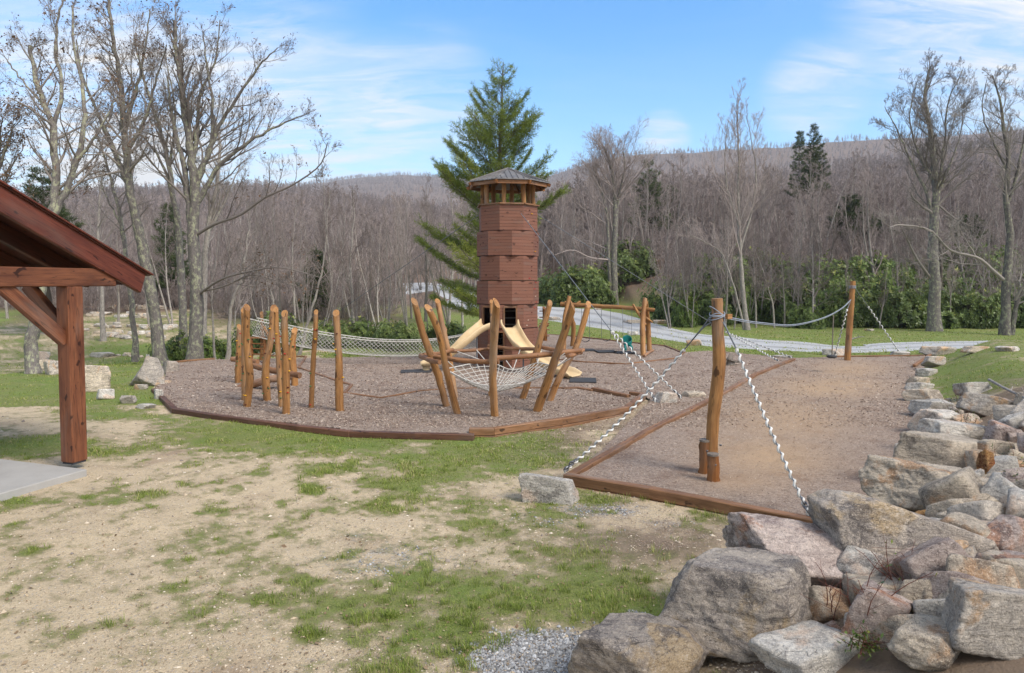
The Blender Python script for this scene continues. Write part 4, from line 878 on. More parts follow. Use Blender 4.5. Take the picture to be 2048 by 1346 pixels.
for i_, (px, py) in enumerate(((1170,701),(1212,704),(1250,706))): mat_(px, py, .85, .8, .1, ['black wear mat under the leftmost swing chains', 'black wear mat under the middle of the swing beam', 'black wear mat beneath the green baby swing'][i_])
# ================================================================= ROPES
def spiral_rope(p0, p1, label, cab=None, R_=.019, rr=.0165, pitch=.135, sag=.0, cat='rope', name='guy_rope', dark=False, anchor=True):
    """cable part from cab to p0, braided rope from p0 down to p1"""
    p0, p1 = np.array(p0, float), np.array(p1, float); root = thing(name, (*p1[:2], p1[2]), label, cat); L = np.linalg.norm(p1 - p0); n = int(L / pitch * 9); t_ = np.linspace(0, 1, n)
    C0 = p0 + (p1 - p0) * t_[:, None] - Zv * (sag * 4 * t_ * (1 - t_))[:, None]; Tn, A, B = frames(C0); ph = t_ * L / pitch * 2 * math.pi
    H = C0 + (A * np.cos(ph)[:, None] + B * np.sin(ph)[:, None]) * R_
    mb = MB(); tube(mb, H, rr, 6, True); mb.build('spiral_rope', M['rope'], root)
    mb = MB(); tube(mb, C0[::4], .008, 6); mb.build('core_cable', M['cable'], root)
    mb = MB(); P, Fc = rock_verts(3, (R_ * 3.4, R_ * 3.4, R_ * 5.0), 3, peak=.2); mb.add(P + p0, Fc); mb.build('rope_knot', M['rope'], root)
    if anchor:
        mb = MB()
        for i in range(4):
            c = p1 - (p1 - p0) / L * (.05 + i * .06); th = np.linspace(0, 6.283, 10); a_, b_ = (A[-1], B[-1]) if i % 2 else (B[-1], A[-1])
            tube(mb, c + np.outer(np.cos(th), Tn[-1] * .045) + np.outer(np.sin(th), a_ * .03), .012, 5)
        mb.build('anchor_chain', M['chain'], root)
    if cab is not None:
        for c in cab:
            mb = MB(); pts = spline([np.array(q_, float) for q_ in c], 12) if len(c) > 2 else np.array(c, float); tube(mb, pts, .012, 6); mb.build('steel_cable', M['cable'], root)
    return root
# big near post
bp = flat(1424, 947); bt = atY(1434, 597, bp[1])
post = thing('anchor_post', bp, 'thick tall round timber post with two short logs bolted to its foot', 'post')
mb = MB(); rw = 13.2 / F * bp[1]
log(mb, [bp - Zv * .4, atY(1425, 850, bp[1]), atY(1437, 740, bp[1]), atY(1436, 660, bp[1]), bt], rw * 1.0, rw * .90, 26, 24, .1, 0, .25); mb.build('post_shaft', M['log'], post)
for (px, py0, py1, r_, dy, sl_) in ((1409, 947, 881, 11, -.02, .3), (1425, 962, 909, 11.5, -.20, .25)):
    Yq = flat(px, py0)[1]; a = atY(px, py0 + 6, Yq); b = atY(px + 1, py1, Yq); mb = MB(); log(mb, [a, b], r_ / F * Yq, r_ / F * Yq, 8, 18, .1, 0, .55); o = mb.build('brace_log', M['log_dark'], post)
    cm = MB(); tube(cm, [b - Zv * .012, b + Zv * .018], r_ / F * Yq * 1.03, 18, True); cm.build('cut_end', M['greywood'], post)
    bb = MB(); P, Fc = rock_verts(3, (.045, .03, .045), 5); bb.add(P + atY(px + 2, py1 + 18, Yq) - np.array([0, r_ / F * Yq, 0]), Fc); bb.build('bolt', M['chain'], post)
bb = MB(); P, Fc = rock_verts(3, (.045, .03, .045), 5); bb.add(P + atY(1437, 887, bp[1]) - np.array([0, rw, 0]), Fc); bb.build('bolt', M['chain'], post)
mb = MB()
for i in range(5):
    th = np.linspace(0, 6.283, 26); zc = atY(1434, 624 + i * 3.4, bp[1])[2]; tl = (i - 2) * .045
    cx = atY(1434, 640, bp[1]); tube(mb, np.stack([cx[0] + np.cos(th) * (rw * 1.0 + .012), cx[1] + np.sin(th) * (rw * 1.0 + .012), zc + np.cos(th + i * 2.0) * tl], -1), .0075, 6)
wrap = mb.build('rope_wrap', M['greyrope'], post)
Yb = bp[1]
tL = atY(1421, 632, Yb); kL = atY(1368, 700, 11.2); eL = gp(1128, 960); eL[2] += .12
spiral_rope(kL, eL, 'white spiral rope from the big post down to the grey white corner rock', [[tL, atY(1405, 655, Yb + .1), kL], [atY(1423, 645, Yb - .1), atY(1404, 658, Yb + .1), kL]], sag=.10)
tR = atY(1447, 632, Yb); kR = atY(1474, 700, 10.2); eR = flat(1622, 1036, .06)
spiral_rope(kR, eR, 'white spiral rope from the big post down to the dark slab boulder', [[tR, atY(1452, 655, Yb - .1), kR], [atY(1446, 644, Yb - .15), kR]], sag=.05)
# far post
fp = flat(1694, 720); ft = atY(1706, 562, fp[1]); fpost = thing('anchor_post', fp, 'slim far timber post leaning right at the end of the strip', 'post')
mb = MB(); rf_ = 6.2 / F * fp[1]; log(mb, [fp - Zv * .3, atY(1700, 640, fp[1]), ft], rf_, rf_ * .8, 18, 16, .1, 0, .3); mb.build('post_shaft', M['log'], fpost)
mb = MB()
for i in range(3):
    th = np.linspace(0, 6.283, 16); c = atY(1705, 572 + i * 2, fp[1]); tube(mb, np.stack([c[0] + np.cos(th) * rf_ * 1.02, c[1] + np.sin(th) * rf_ * 1.02, 0 * th + c[2]], -1), .012, 5)
mb.build('rope_wrap', M['greyrope'], fpost)
Yf = fp[1]
spiral_rope(atY(1694, 620, Yf - .3), flat(1668, 716), 'spiral rope guy just left of the far leaning post', [[atY(1702, 600, Yf), atY(1694, 620, Yf - .3)]], R_=.027, rr=.017, pitch=.2)
spiral_rope(atY(1737, 614, 28.0), flat(1803, 711), 'spiral rope guy standing out to the right of the far leaning post', [[atY(1707, 572, Yf), atY(1737, 614, 28.0)]], R_=.027, rr=.017, pitch=.2)
# cable slung between the posts with the block
a = atY(1447, 632, Yb); b = atY(1703, 598, Yf)
c1 = spline([a, atY(1475, 638, 12.2), atY(1520, 645, 14.5), atY(1590, 649, 18.5), atY(1650, 634, 22.5), atY(1685, 615, 25.2), b], 40)
rt_ = thing('slung_rope', a, 'grey rope slung low between the big post and the far post', 'rope'); mb = MB(); tube(mb, c1, .011, 6); tube(mb, c1 - Zv * .028, .008, 5); mb.build('rope_strand', M['greyrope'], rt_)
mb = MB(); boxl(mb, atY(1452, 633, Yb + .05), atY(1461, 633, Yb + .2), .06, .08); mb.build('wooden_block', M['log'], rt_, False)
# button swing on a rod
rs = thing('button_swing', atY(1663, 714, 22.8), 'round disc seat hanging on a thin rod from the slung rope', 'swing')
mb = MB(); tube(mb, [atY(1667, 629, 22.8), atY(1664, 712, 22.8)], .018, 8); mb.build('hanging_rod', M['greywood'], rs)
mb = MB(); c = atY(1663.5, 713, 22.8); tube(mb, [c - Zv * .05, c - Zv * .02, c + Zv * .03, c + Zv * .05], [.10, .16, .16, .06], 18, True); mb.build('disc_seat', M['black'], rs)
# tower guys
def guy(pxs, Ys, pxe, Ye, rope_to, label, zr=None, double=None):
    pass
tA = atY(1042, 427, 23.95); kA = atY(1224, 664, 17.2)
g1 = flat(1312, 803, .22); spiral_rope(kA, g1, 'left one of the two spiral ropes running from the tower cable to the split rock', [[tA, kA]], R_=.026, rr=.016, pitch=.155)
g2 = flat(1363, 796, .1); spiral_rope(kA + np.array([.03, .0, .0]), g2, 'right one of the two spiral ropes, ending at the low cream rock', None, R_=.026, rr=.016, pitch=.155)
tB = atY(1076, 430, 25.2); kB = atY(1452, 664, 29.5); spiral_rope(kB, flat(1556, 721, .1), 'spiral rope behind the big post reaching the flat rock by the diagonal edging', [[tB, kB]], R_=.027, rr=.017, pitch=.2)
spiral_rope(atY(1452, 664, 29.5), flat(1586, 716, .05), 'upper far spiral rope behind the big post ending at the edging tip', None, R_=.027, rr=.017, pitch=.2)
tC = atY(957, 430, 25.0); kC = atY(626, 658, 31); spiral_rope(kC, gp(543, 711), 'spiral rope running down behind the net bridge at left', [[tC, kC]], R_=.035, rr=.022, pitch=.2)
# ================================================================= CLIMBING POLES
holdc = ['yellow', 'red', 'green', 'yellow', 'dkred', 'green']
POLES = [ # (px_top,py_top),(mid..),(px_base,py_base), half width px, label
 ([(479,654),(478,700),(477,766)],6.0,'shorter pole at the far left of the climbing cluster'),
 ([(488,620),(488,700),(489,800)],6.4,'tall pole touching the left front pole of the cluster from behind'),
 ([(494,615),(493,680),(499,750),(494,812)],7.6,'left front pole of the cluster with a slanted pointed top'),
 ([(523,626),(525,670),(523,720)],3.6,'thin dark pole standing behind the cluster by the platform'),
 ([(547,616),(541,680),(530,740),(534,800)],7.2,'bent pole leaning right near the middle of the cluster'),
 ([(552,619),(556,680),(560,740),(563,812)],5.8,'slim pole between the bent one and the middle front one'),
 ([(569,627),(570,700),(571,770),(572,826)],7.4,'middle front pole of the cluster, nearest the edging'),
 ([(589,661),(587,700),(590,771)],6.4,'short pole ending the low balance log at the right of the cluster'),
 ([(632,624),(629,680),(624,740),(622,815)],5.4,'slender crooked pole standing alone right of the cluster'),
 ([(672,626),(676,690),(677,760),(679,821)],7.6,'knotty rightmost climbing pole with many holds'),
]
for (pp, hw, lab) in POLES:
    b = flat(*pp[-1]); Yq = b[1]; root = thing('climbing_pole', b, lab, 'pole', 'climbing poles of the pole forest')
    P = [b - Zv * .3] + [atY(px, py, Yq) for px, py in pp[::-1]]; mb = MB(); r_ = hw / F * Yq; Q = log(mb, P, r_ * 1.12, r_ * .86, 26, 16, .22, 1.1); mb.build('pole_shaft', M['log'], root)
    for j in range(int(2 + hw * .9)):
        i_ = int(rng.integers(5, 22)); a = rng.uniform(-1.5, 1.5); n_ = np.array([math.sin(a), -math.cos(a), 0]); hold(Q[i_] + n_ * r_ * 1.02, n_, root, .042, holdc[int(rng.integers(6))])
def bar(name, a, b, r0, r1, label, cat='log', mt='rail', mid=None, slant=.2):
    P = [a] + ([mid] if mid is not None else []) + [b]; mb = MB(); log(mb, P, r0, r1, 18, 12, .3, slant); c = (np.array(a) + np.array(b)) / 2
    return tag(mb.build(name, M[mt], org=(c[0], c[1], min(a[2], b[2]))), label, cat)
bar('balance_log', atY(476, 779, 19.6), atY(583, 752, 19.2), .105, .095, 'lower crooked balance log between the cluster poles', mid=atY(540, 757, 19.0))
bar('balance_log', atY(505, 731, 19.8), atY(600, 751, 18.6), .085, .085, 'upper balance log poking out right past the short pole', mid=atY(545, 740, 19.2))
bar('balance_log', atY(464, 718, 21.4), atY(515, 724, 20.8), .075, .085, 'short log stub at the left of the cluster')
pl = thing('bridge_platform', flat(516, 716), 'small raised wooden platform behind the climbing poles at the bridge end', 'platform')
Yp = 25.6
for i in range(5): mb = MB(); boxl(mb, atY(500, 675, Yp + i * .18), atY(531, 675, Yp + i * .18), .16, .06); mb.build('deck_board', M['rail'], pl, False)
for px in (503, 529):
    for dy in (0, .75): mb = MB(); log(mb, [atY(px, 726, Yp + dy), atY(px, 676, Yp + dy)], .06, .055, 8, 10); mb.build('platform_leg', M['log_dark'], pl)
for py in (687, 697, 708): mb = MB(); tube(mb, [atY(503, py, Yp - .05), atY(529, py + 1, Yp - .05)], .025, 8); mb.build('ladder_rung', M['log_dark'], pl)
mb = MB(); log(mb, [atY(527, 652, Yp), atY(538, 676, Yp)], .05, .05, 8, 10); mb.build('platform_brace', M['log'], pl)
# ================================================================= NET BRIDGE
nb = thing('net_bridge', flat(700, 716), 'long sagging white rope net bridge between the pole platform and the tower', 'rope bridge')
n = 150; TF = spline([atY(500, 638, 25.3), atY(560, 652, 25.2), atY(640, 668, 25.0), atY(740, 681, 24.8), atY(830, 683, 24.6), atY(900, 676, 24.5), atY(957, 663, 24.6)], n)
BF = spline([atY(503, 671, 25.5), atY(560, 685, 25.4), atY(640, 700, 25.2), atY(740, 711, 25.0), atY(830, 712, 24.9), atY(900, 705, 24.8), atY(957, 692, 24.8)], n)
off = np.array([0, .75, 0]); TBk = TF + off + np.array([0, 0, .0]); BBk = BF + np.array([0, .30, 0])
m_ = 12; prof = []
for q_ in np.linspace(0, 1, m_): 
    if q_ < .42: f = q_ / .42; prof.append(TF * (1 - f) + BF * f + np.array([0, .12 * math.sin(f * math.pi / 2), 0]))
    elif q_ < .58: f = (q_ - .42) / .16; prof.append((BF + np.array([0, .12, 0])) * (1 - f) + BBk * f)
    else: f = (q_ - .58) / .42; prof.append(BBk * (1 - f) + TBk * f)
SF = np.stack(prof, 1)   # n x m_
mb = MB()
def srf(u, v):
    u = min(max(u, 0), n - 1.001); v = min(max(v, 0), m_ - 1.001); i, j = int(u), int(v); fu, fv = u - i, v - j
    return (SF[i, j] * (1 - fu) + SF[i + 1, j] * fu) * (1 - fv) + (SF[i, j + 1] * (1 - fu) + SF[i + 1, j + 1] * fu) * fv
du = n / 64.0
for s_ in (-1, 1):
    for k_ in range(-11, 76):
        pts = []
        for v in np.linspace(0, m_ - 1, 11):
            u = (k_ * 1.0) * du + s_ * v * du * .9 + (0 if s_ > 0 else 10 * du)
            if -.5 <= u <= n: pts.append(srf(u, v))
        if len(pts) > 1: tube(mb, pts, .0062, 4)
mb.build('net', M['net'], nb)
for nm_, q_ in (('top_rope', TF), ('top_rope', TBk), ('bottom_rope', BF + np.array([0, .06, 0]))): mb = MB(); tube(mb, q_[::4], .02, 6); mb.build(nm_, M['net'], nb)
# ================================================================= FUNNEL NET
fn = thing('funnel_net_climber', flat(985, 800), 'ring of outward leaning logs and rails holding a sagging white rope net', 'net climber')
FP = [([(829,603),(846,665),(873,740),(884,780),(893,812)],7.2,'A'),([(857,616),(880,670),(893,735),(915,827)],6.8,'B'),([(875,602),(887,655),(898,705),(911,795)],5.6,'C'),
      ([(983,603),(985,660),(983,720),(981,790)],4.6,'D2'),([(1100,606),(1077,690),(1046,796)],6.4,'E'),([(1146,612),(1122,690),(1075,822)],8.6,'F'),([(1177,609),(1158,675),(1150,695),(1120,752),(1100,800)],6.6,'G'),
      ([(993,606),(991,660),(988,740),(990,832)],8.0,'D')]
ctr = flat(985, 800)
for pp, hw, nm in FP:
    b = flat(*pp[-1]); Yb_ = b[1]; n_ = len(pp); P = [b - Zv * .3]
    out = np.array([0, (Yb_ - ctr[1]) * .55]); py0 = pp[-1][1]; pyt = pp[0][1]
    for px, py in pp[::-1]: f = (py0 - py) / (py0 - pyt); P.append(atY(px, py, Yb_ + out[1] * f))
    P[0] = P[1] - (P[2] - P[1]) / np.linalg.norm(P[2] - P[1]) * .3
    mb = MB(); r_ = hw / F * Yb_; log(mb, P, r_ * 1.1, r_ * .88, 26, 16, .2, 1.2); mb.build('leaning_post', M['log'], fn)
YF, YM, YB = 15.1, 16.6, 18.6
RA = [((842,712),YM,(880,724),YM-.9,.07),((868,713),YF+.5,(998,724),YF-.25,.058),((980,717),YF-.25,(1161,701),YM-.7,.062),((893,702),YB-.6,(984,697),YB,.05),((976,692),YB,(1072,698),YB-.5,.05),((1076,693),YB-.6,(1163,705),YM-.2,.05),((846,710),YM-.1,(905,700),YB-.7,.055),((1135,712),YM-1.2,(1166,700),YM-.2,.05)]
for a, ya, b, yb, r_ in RA:
    mb = MB(); A_, B_ = atY(*a, ya), atY(*b, yb); md = (A_ + B_) / 2 - Zv * .03; log(mb, [A_, md, B_], r_, r_ * .95, 16, 12, .3, .2); mb.build('rail', M['rail'], fn)
# hanging net: hexagonal bowl
corn = [atY(890, 738, 16.4), atY(973, 724, 17.7), atY(1026, 740, 17.6), atY(1075, 726, 17.3), atY(1106, 738, 16.3), atY(1052, 764, 15.7), atY(985, 772, 15.5), atY(938, 762, 15.7)]
cen = atY(985, 782, 16.5); nr, na = 9, 44; ring = spline(corn + [corn[0]], na + 1)[:-1]; 
G = np.zeros((nr + 1, na, 3))
for i in range(nr + 1):
    f = .04 + .96 * i / nr; G[i] = cen + (ring - cen) * f; G[i, :, 2] = cen[2] + (ring[:, 2] - cen[2]) * f ** 1.6
mb = MB()
for i in range(0, nr + 1): tube(mb, np.concatenate([G[i], G[i][:1]]), .0085 if i < nr else .015, 4)
for j in range(0, na, 1):
    if j % 2 == 0: tube(mb, G[:, j], .0085, 4)
    else: tube(mb, G[4:, j], .0085, 4)
mb.build('net', M['net'], fn)
TI = [(0,(885,715),16.0),(0,(893,705),17.8),(1,(953,700),18.3),(1,(915,703),18.0),(2,(1010,718),17.9),(2,(1040,700),18.2),(3,(1085,695),17.8),(3,(1072,700),18.1),(4,(1150,703),16.6),(4,(1113,700),17.5),(4,(1155,708),16.0),(5,(1130,706),15.6),(7,(895,722),15.6),(6,(988,724),15.0)]
for c_i, p, y in TI: mb = MB(); tube(mb, [corn[c_i], atY(*p, y)], .012, 5); mb.build('hanging_rope', M['net'], fn)
# ================================================================= SWING SET
sw = thing('swing_set', flat(1215, 700), 'log swing frame with a long round beam and forked legs behind the funnel net', 'swing set')
def sl(nm, a, b, r_, mt='log', mid=None): mb = MB(); log(mb, [a] + ([mid] if mid is not None else []) + [b], r_, r_ * .85, 16, 12, .25, .5); mb.build(nm, M[mt], sw)
YR = 29.2; YL = 31.2
sl('top_beam', atY(1122, 608, YL), atY(1309, 620, YR), .10)
sl('leg', flat(1287, 711) - Zv * .2, atY(1290, 596, 29.2), .12, mid=atY(1286, 660, 28.6)); sl('leg', flat(1300, 702) - Zv * .2, atY(1292, 604, 29.5), .12, mid=atY(1296, 655, 30.1))
sl('leg', flat(1145, 692) - Zv * .2, atY(1133, 605, 31.4), .11, mid=atY(1146, 650, 32)); sl('leg', flat(1127, 702) - Zv * .2, atY(1139, 592, 31.1), .12, mid=atY(1129, 640, 30.6))
sl('brace', atY(1266, 609, 29.2), atY(1291, 649, 28.9), .06); sl('brace', atY(1278, 625, 29.0), atY(1304, 644, 30), .05); sl('brace', atY(1161, 603, 31), atY(1137, 619, 30.9), .06)
sl('foot_log', flat(1288, 712, .05), flat(1306, 701, .05), .055, 'rail')
def chain(mb, a, b): tube(mb, [a, b], .009, 4)
for i_, (x0, x1, yb) in enumerate([(1163, 1179, 680), (1203, 1221, 678)]):
    Ys = 30.8 - i_ * .5; root = thing('swing', atY((x0 + x1) / 2, yb, Ys), ['belt swing hanging left of the frame middle', 'belt swing next to the green baby swing'][i_], 'swing')
    bl_ = 610 + (x0 - 1163) * .09
    for x in (x0, x1): mb = MB(); chain(mb, atY(x, bl_, Ys), atY(x, yb, Ys)); mb.build('swing_chain', M['chain'], root)
    mb = MB(); P = spline([atY(x0, yb, Ys), atY((x0 + x1) / 2, yb + 4, Ys), atY(x1, yb, Ys)], 9)
    for a_, b_ in zip(P[:-1], P[1:]): boxl(mb, a_, b_, .14, .02)
    mb.build('belt_seat', M['black'], root, False)
bs = thing('baby_swing', atY(1256, 697, 28.6), 'teal green bucket baby swing hanging near the right legs', 'swing')
for x in (1245, 1264): mb = MB(); chain(mb, atY(x, 617, 29.3), atY(x + (1 if x < 1250 else -1), 672, 28.8)); mb.build('swing_chain', M['chain'], bs)
c = atY(1254.5, 684, 28.7); k_ = 28.7 / F
def shell(pts, rad, zs=1.0): pass
mb = MB(); V = []; nu, nv = 14, 20
for layer, sc in ((0, 1.0), (1, .88)):
    for i in range(nu):
        f = i / (nu - 1)
        for j in range(nv):
            a = j / nv * 2 * math.pi; back = .5 + .5 * math.sin(a); top = (.20 + .26 * back) ; z = -.20 + f * top * 1.05
            rx = .20 * sc * (.55 + .45 * min(1, f * 2.2)); ry = .16 * sc * (.55 + .45 * min(1, f * 2.2))
            V.append(c + np.array([rx * math.cos(a) , ry * math.sin(a), z]))
V = np.array(V); Fq = []
for L in (0, 1):
    o_ = L * nu * nv
    for i in range(nu - 1):
        for j in range(nv):
            j2 = (j + 1) % nv; f = [o_ + i * nv + j, o_ + i * nv + j2, o_ + (i + 1) * nv + j2, o_ + (i + 1) * nv + j]; Fq.append(f if L == 0 else f[::-1])
for j in range(nv): j2 = (j + 1) % nv; Fq.append([(nu - 1) * nv + j, (nu - 1) * nv + j2, 2 * nu * nv - nv + j2, 2 * nu * nv - nv + j])
Fn = [list(range(nv - 1, -1, -1)), [nu * nv + j for j in range(nv)]]
mb.add(V, [np.array(Fq), np.array(Fn)]); mb.build('bucket_seat', M['teal'], bs)
for sx in (-1, 1): mb = MB(); tube(mb, spline([c + np.array([sx * .09, -.12, -.12]), c + np.array([sx * .13, -.3, -.2]), c + np.array([sx * .12, -.34, -.33])], 8), [.055, .06, .06, .06, .058, .055, .05, .045], 10, True); mb.build('leg_bucket', M['teal'], bs)
# step log climber behind the tower
sc_ = thing('step_log_post', flat(1090, 681), 'dark log post with side steps just right of the tower', 'step post')
mb = MB(); log(mb, [flat(1090, 681) - Zv * .2, atY(1089, 616, 35)], .12, .11, 12, 12); mb.build('post_shaft', M['log_dark'], sc_)
for i in range(5): mb = MB(); z = .25 + i * .32; c = flat(1090, 681) + Zv * z; boxl(mb, c + np.array([-.3, -.1, 0]), c + np.array([.22, -.12, 0]), .18, .05); mb.build('step', M['log_dark'], sc_, False)
mb = MB(); log(mb, [atY(1078, 654, 34), atY(1095, 650, 34)], .09, .09, 8, 10); mb.build('cross_log', M['log_dark'], sc_)
# grey wooden rack behind the big post
gr = thing('low_wooden_bench', flat(1462, 737), 'weathered grey wooden bench half hidden behind the big post', 'bench')
for a, b in (((1453,738),(1463,708)),((1470,736),(1458,713))): mb = MB(); boxl(mb, atY(*a, 24.5), atY(*b, 24.6), .16, .05, up=(0, 1, 0)); mb.build('leg', M['greywood'], gr, False)
mb = MB(); boxl(mb, atY(1452, 718, 24.4), atY(1474, 724, 24.8), .28, .05); mb.build('seat', M['greywood'], gr, False)
# fallen sticks
def stick(pts, r_, label, mt='bark2', name='fallen_branch'):
    P = [gp(*p) + Zv * (r_ + h) for (p, h) in pts]; mb = MB(); Q = spline(P, 14); tube(mb, Q, np.linspace(r_, r_ * .45, 14), 8, True)
    for f in (5, 8, 10):
        d = rng.normal(0, 1, 3); d[2] = abs(d[2]) * .8; d /= np.linalg.norm(d); tube(mb, [Q[f], Q[f] + d * .12, Q[f] + d * .26 + Zv * .02], [r_ * .5, r_ * .35, r_ * .2], 5)
    return tag(mb.build(name, M[mt], org=P[0]), label, 'branch')
stick([((1978, 772), .1), ((2015, 792), .1), ((2048, 812), .12), ((2075, 830), .1)], .035, 'pale fallen branch reaching in from the right edge over the grass')
stick([((1262, 649), .02), ((1245, 645), .02)], .05, 'pale stick of driftwood on the road edge under the swing beam')
stick([((1702, 681), .02), ((1715, 677), .03), ((1728, 676), .03)], .035, 'tan stick lying in the lawn right of the far post', 'bark2')
stick([((890, 797), .0), ((940, 795), .0)], .012, 'thin twig on the mulch in front of the funnel net', 'bark2')
# ================================================================= TREES
def rdir(d, ang, r, ax=None):
    """rotate direction d by ang about a random perpendicular"""
    a = np.array([r.gauss(0, 1), r.gauss(0, 1), r.gauss(0, 1)]); p = np.cross(d, a); p /= np.linalg.norm(p) + 1e-9
    return d * math.cos(ang) + p * math.sin(ang)
class Tree:
    def __init__(s, seed, kid=(5, 5, 4), ang=(45, 40, 38), lenf=(.45, .5, .5), up=.12, wob=.13, minr=.006, tips=None, seg=6): 
        s.r = random.Random(seed); s.kid = kid; s.ang = ang; s.lenf = lenf; s.up = up; s.wob = wob; s.minr = minr; s.tr = MB(); s.cr = MB(); s.tipl = []; s.seg = seg; s.keeptips = tips
    def branch(s, p, d, L, r0, lev):
        r = s.r; n = max(3, s.seg - lev); P = [p]; d = d / np.linalg.norm(d)
        for i in range(n):
            d = d + np.array([r.gauss(0, s.wob), r.gauss(0, s.wob), r.gauss(0, s.wob) + s.up * (1 if lev < 3 else .6)]); d /= np.linalg.norm(d); p = p + d * L / n; P.append(p)
        P = np.array(P); rad = np.linspace(r0, max(r0 * .3, s.minr * .7), n + 1); s.add(P, rad, lev); s.kids(P, rad, L, lev)
    def add(s, P, rad, lev):
        k = 7 if lev == 0 else (5 if lev == 1 else (4 if lev == 2 else 3)); tube(s.cr if lev > 0 else s.tr, P, rad, k, rn=s.r.random())
    def kids(s, P, rad, L, lev, f0=.25):
        r = s.r
        if lev >= len(s.kid) : 
            if s.keeptips: s.tipl.append(P[-1])
            return
        nk = s.kid[lev]; nk = nk if nk < 30 else nk
        for i in range(nk):
            f = f0 + (1 - f0) * (i + r.random()) / nk; q = f * (len(P) - 1); j = min(int(q), len(P) - 2); p = P[j] * (1 - q + j) + P[j + 1] * (q - j); d = P[j + 1] - P[j]; d = d / np.linalg.norm(d)
            a = R(s.ang[lev] * r.uniform(.6, 1.3)); nd = rdir(d, a, r); rr_ = rad[j] * (1 - q + j) + rad[j + 1] * (q - j)
            s.branch(p, nd, L * s.lenf[lev] * (1.15 - (.85 if lev == 0 else .55) * f) * r.uniform(.6, 1.3), max(rr_ * .46, s.minr), lev + 1)
def stem_px(pts, Y, lean=0.0, base=True):
    P = []; n = len(pts)
    for i, (px, py) in enumerate(pts): P.append(atY(px, py, Y + lean * i / max(1, n - 1)))
    if base: P[0][2] = Tf(P[0][0], P[0][1]) - .15
    return np.array(P)
def hero_tree(stems, Y, label, seed, r0s, bm='bark', tm='twig', limbs=14, limblen=3.2, group=None, f0=.35, buds=0, kid=(0, 6, 5, 4), ang=(48, 42, 40, 40), up=.10, branches=(), name='bare_tree', lean=0., lenf=(.4, .48, .5, .55), minr=.0038):
    base = stem_px(stems[0], Y)[0]; base[2] += .15
    root = thing(name, base, label, 'tree', group); tr = Tree(seed, kid=(limbs,) + kid[1:], ang=ang, lenf=lenf, up=up, tips=buds > 0, minr=minr, wob=.12)
    for si, st in enumerate(stems):
        P = stem_px(st, Y, lean * (si % 3 - 1), si == 0 or abs(st[0][1] - stems[0][0][1]) < 12); n = max(10, len(st) * 4); Q = spline(P, n); Q += rng.normal(0, .02, Q.shape); L = np.linalg.norm(np.diff(P, axis=0), axis=1).sum()
        ra, rb = r0s[si]; rad = ra + (rb - ra) * np.linspace(0, 1, n) ** .8; 
        if si == 0: rad[0] *= 1.35; rad[1] *= 1.1
        tube(tr.tr, Q, rad, 12, rn=rng.random(), ovl=1 + .06 * rng.normal(0, 1, (n, 12)))
        tr.kid = (max(3, int(limbs * L / 9)),) + kid[1:]
        tr.kids(Q, rad, limblen / lenf[0], 0, f0 if si == 0 or abs(st[0][1] - stems[0][0][1]) < 12 else .1)
    for (pts, ra, dy) in branches:
        P = np.array([atY(px, py, Y + dy * i / (len(pts) - 1)) for i, (px, py) in enumerate(pts)]); n = len(pts) * 3; Q = spline(P, n); rad = np.linspace(ra, ra * .25, n); tube(tr.cr, Q, rad, 7, rn=.5)
        tr.kid = (10,) + kid[1:]; L = np.linalg.norm(np.diff(P, axis=0), axis=1).sum(); tr.kids(Q, rad, L * .8, 0, .2)
    tr.tr.build('trunk', M[bm], root); tr.cr.build('crown', M[tm], root)
    if buds:
        tp = np.array(tr.tipl); n = int(len(tp) * buds); c = tp[rng.integers(0, len(tp), n)] + rng.normal(0, .10, (n, 3)); s_ = .028 * rng.uniform(.5, 1.5, (n, 1, 1)); V = c[:, None] + rng.normal(0, 1, (n, 3, 3)) * s_
        mb = MB(); mb.add(V.reshape(-1, 3), np.arange(n * 3).reshape(-1, 3), None, np.repeat(rng.random(n), 3)); mb.build('old_leaves', M['bud'], root, False)
    return root
# --- left group
hero_tree([[(320,715),(312,640),(290,520),(272,440),(257,370),(252,300),(246,230),(238,150),(226,70),(215,-20)],[(257,370),(236,320),(215,270),(190,215),(165,150),(150,80)],[(252,310),(290,240),(310,170),(335,90)],[(248,250),(275,170),(290,90),(300,20)]],28.5,
  'tall lichen spotted tree rising right of the shelter roof with a slightly leaning trunk',101,[(.27,.05),(.13,.025),(.10,.02),(.09,.02)],limbs=20,limblen=2.6,f0=.45,buds=.35,kid=(0,6,6,4),
  branches=[([(250,340),(200,352),(160,365),(130,385)],.05,-1),([(258,375),(235,350),(190,345),(120,385)],.045,1)])
hero_tree([[(388,705),(394,600),(386,480),(390,380),(384,320),(372,240),(362,160),(352,95),(350,40)],[(386,470),(376,400),(368,330),(352,270),(340,210),(335,150)],[(390,385),(410,320),(440,250),(478,190),(520,130),(555,95)],[(389,360),(420,300),(425,220),(415,140),(405,60)],[(384,330),(395,260),(400,190),(430,120),(440,40)],[(392,410),(440,330),(505,280),(560,250),(620,225)]],28.0,
  'broad crowned bare tree with twin trunks in the centre of the left group',102,[(.30,.06),(.16,.03),(.13,.02),(.11,.02),(.10,.02),(.12,.015)],limbs=18,limblen=2.5,f0=.5,buds=.15,kid=(0,7,5,4),ang=(42,38,36,38),up=.13,
  branches=[([(392,470),(430,448),(480,430),(530,395),(585,370),(640,330),(655,285)],.07,-2),([(395,590),(440,560),(490,545),(560,535),(640,555)],.055,-3),([(395,585),(450,572),(500,550),(548,560),(600,575)],.04,-2)])
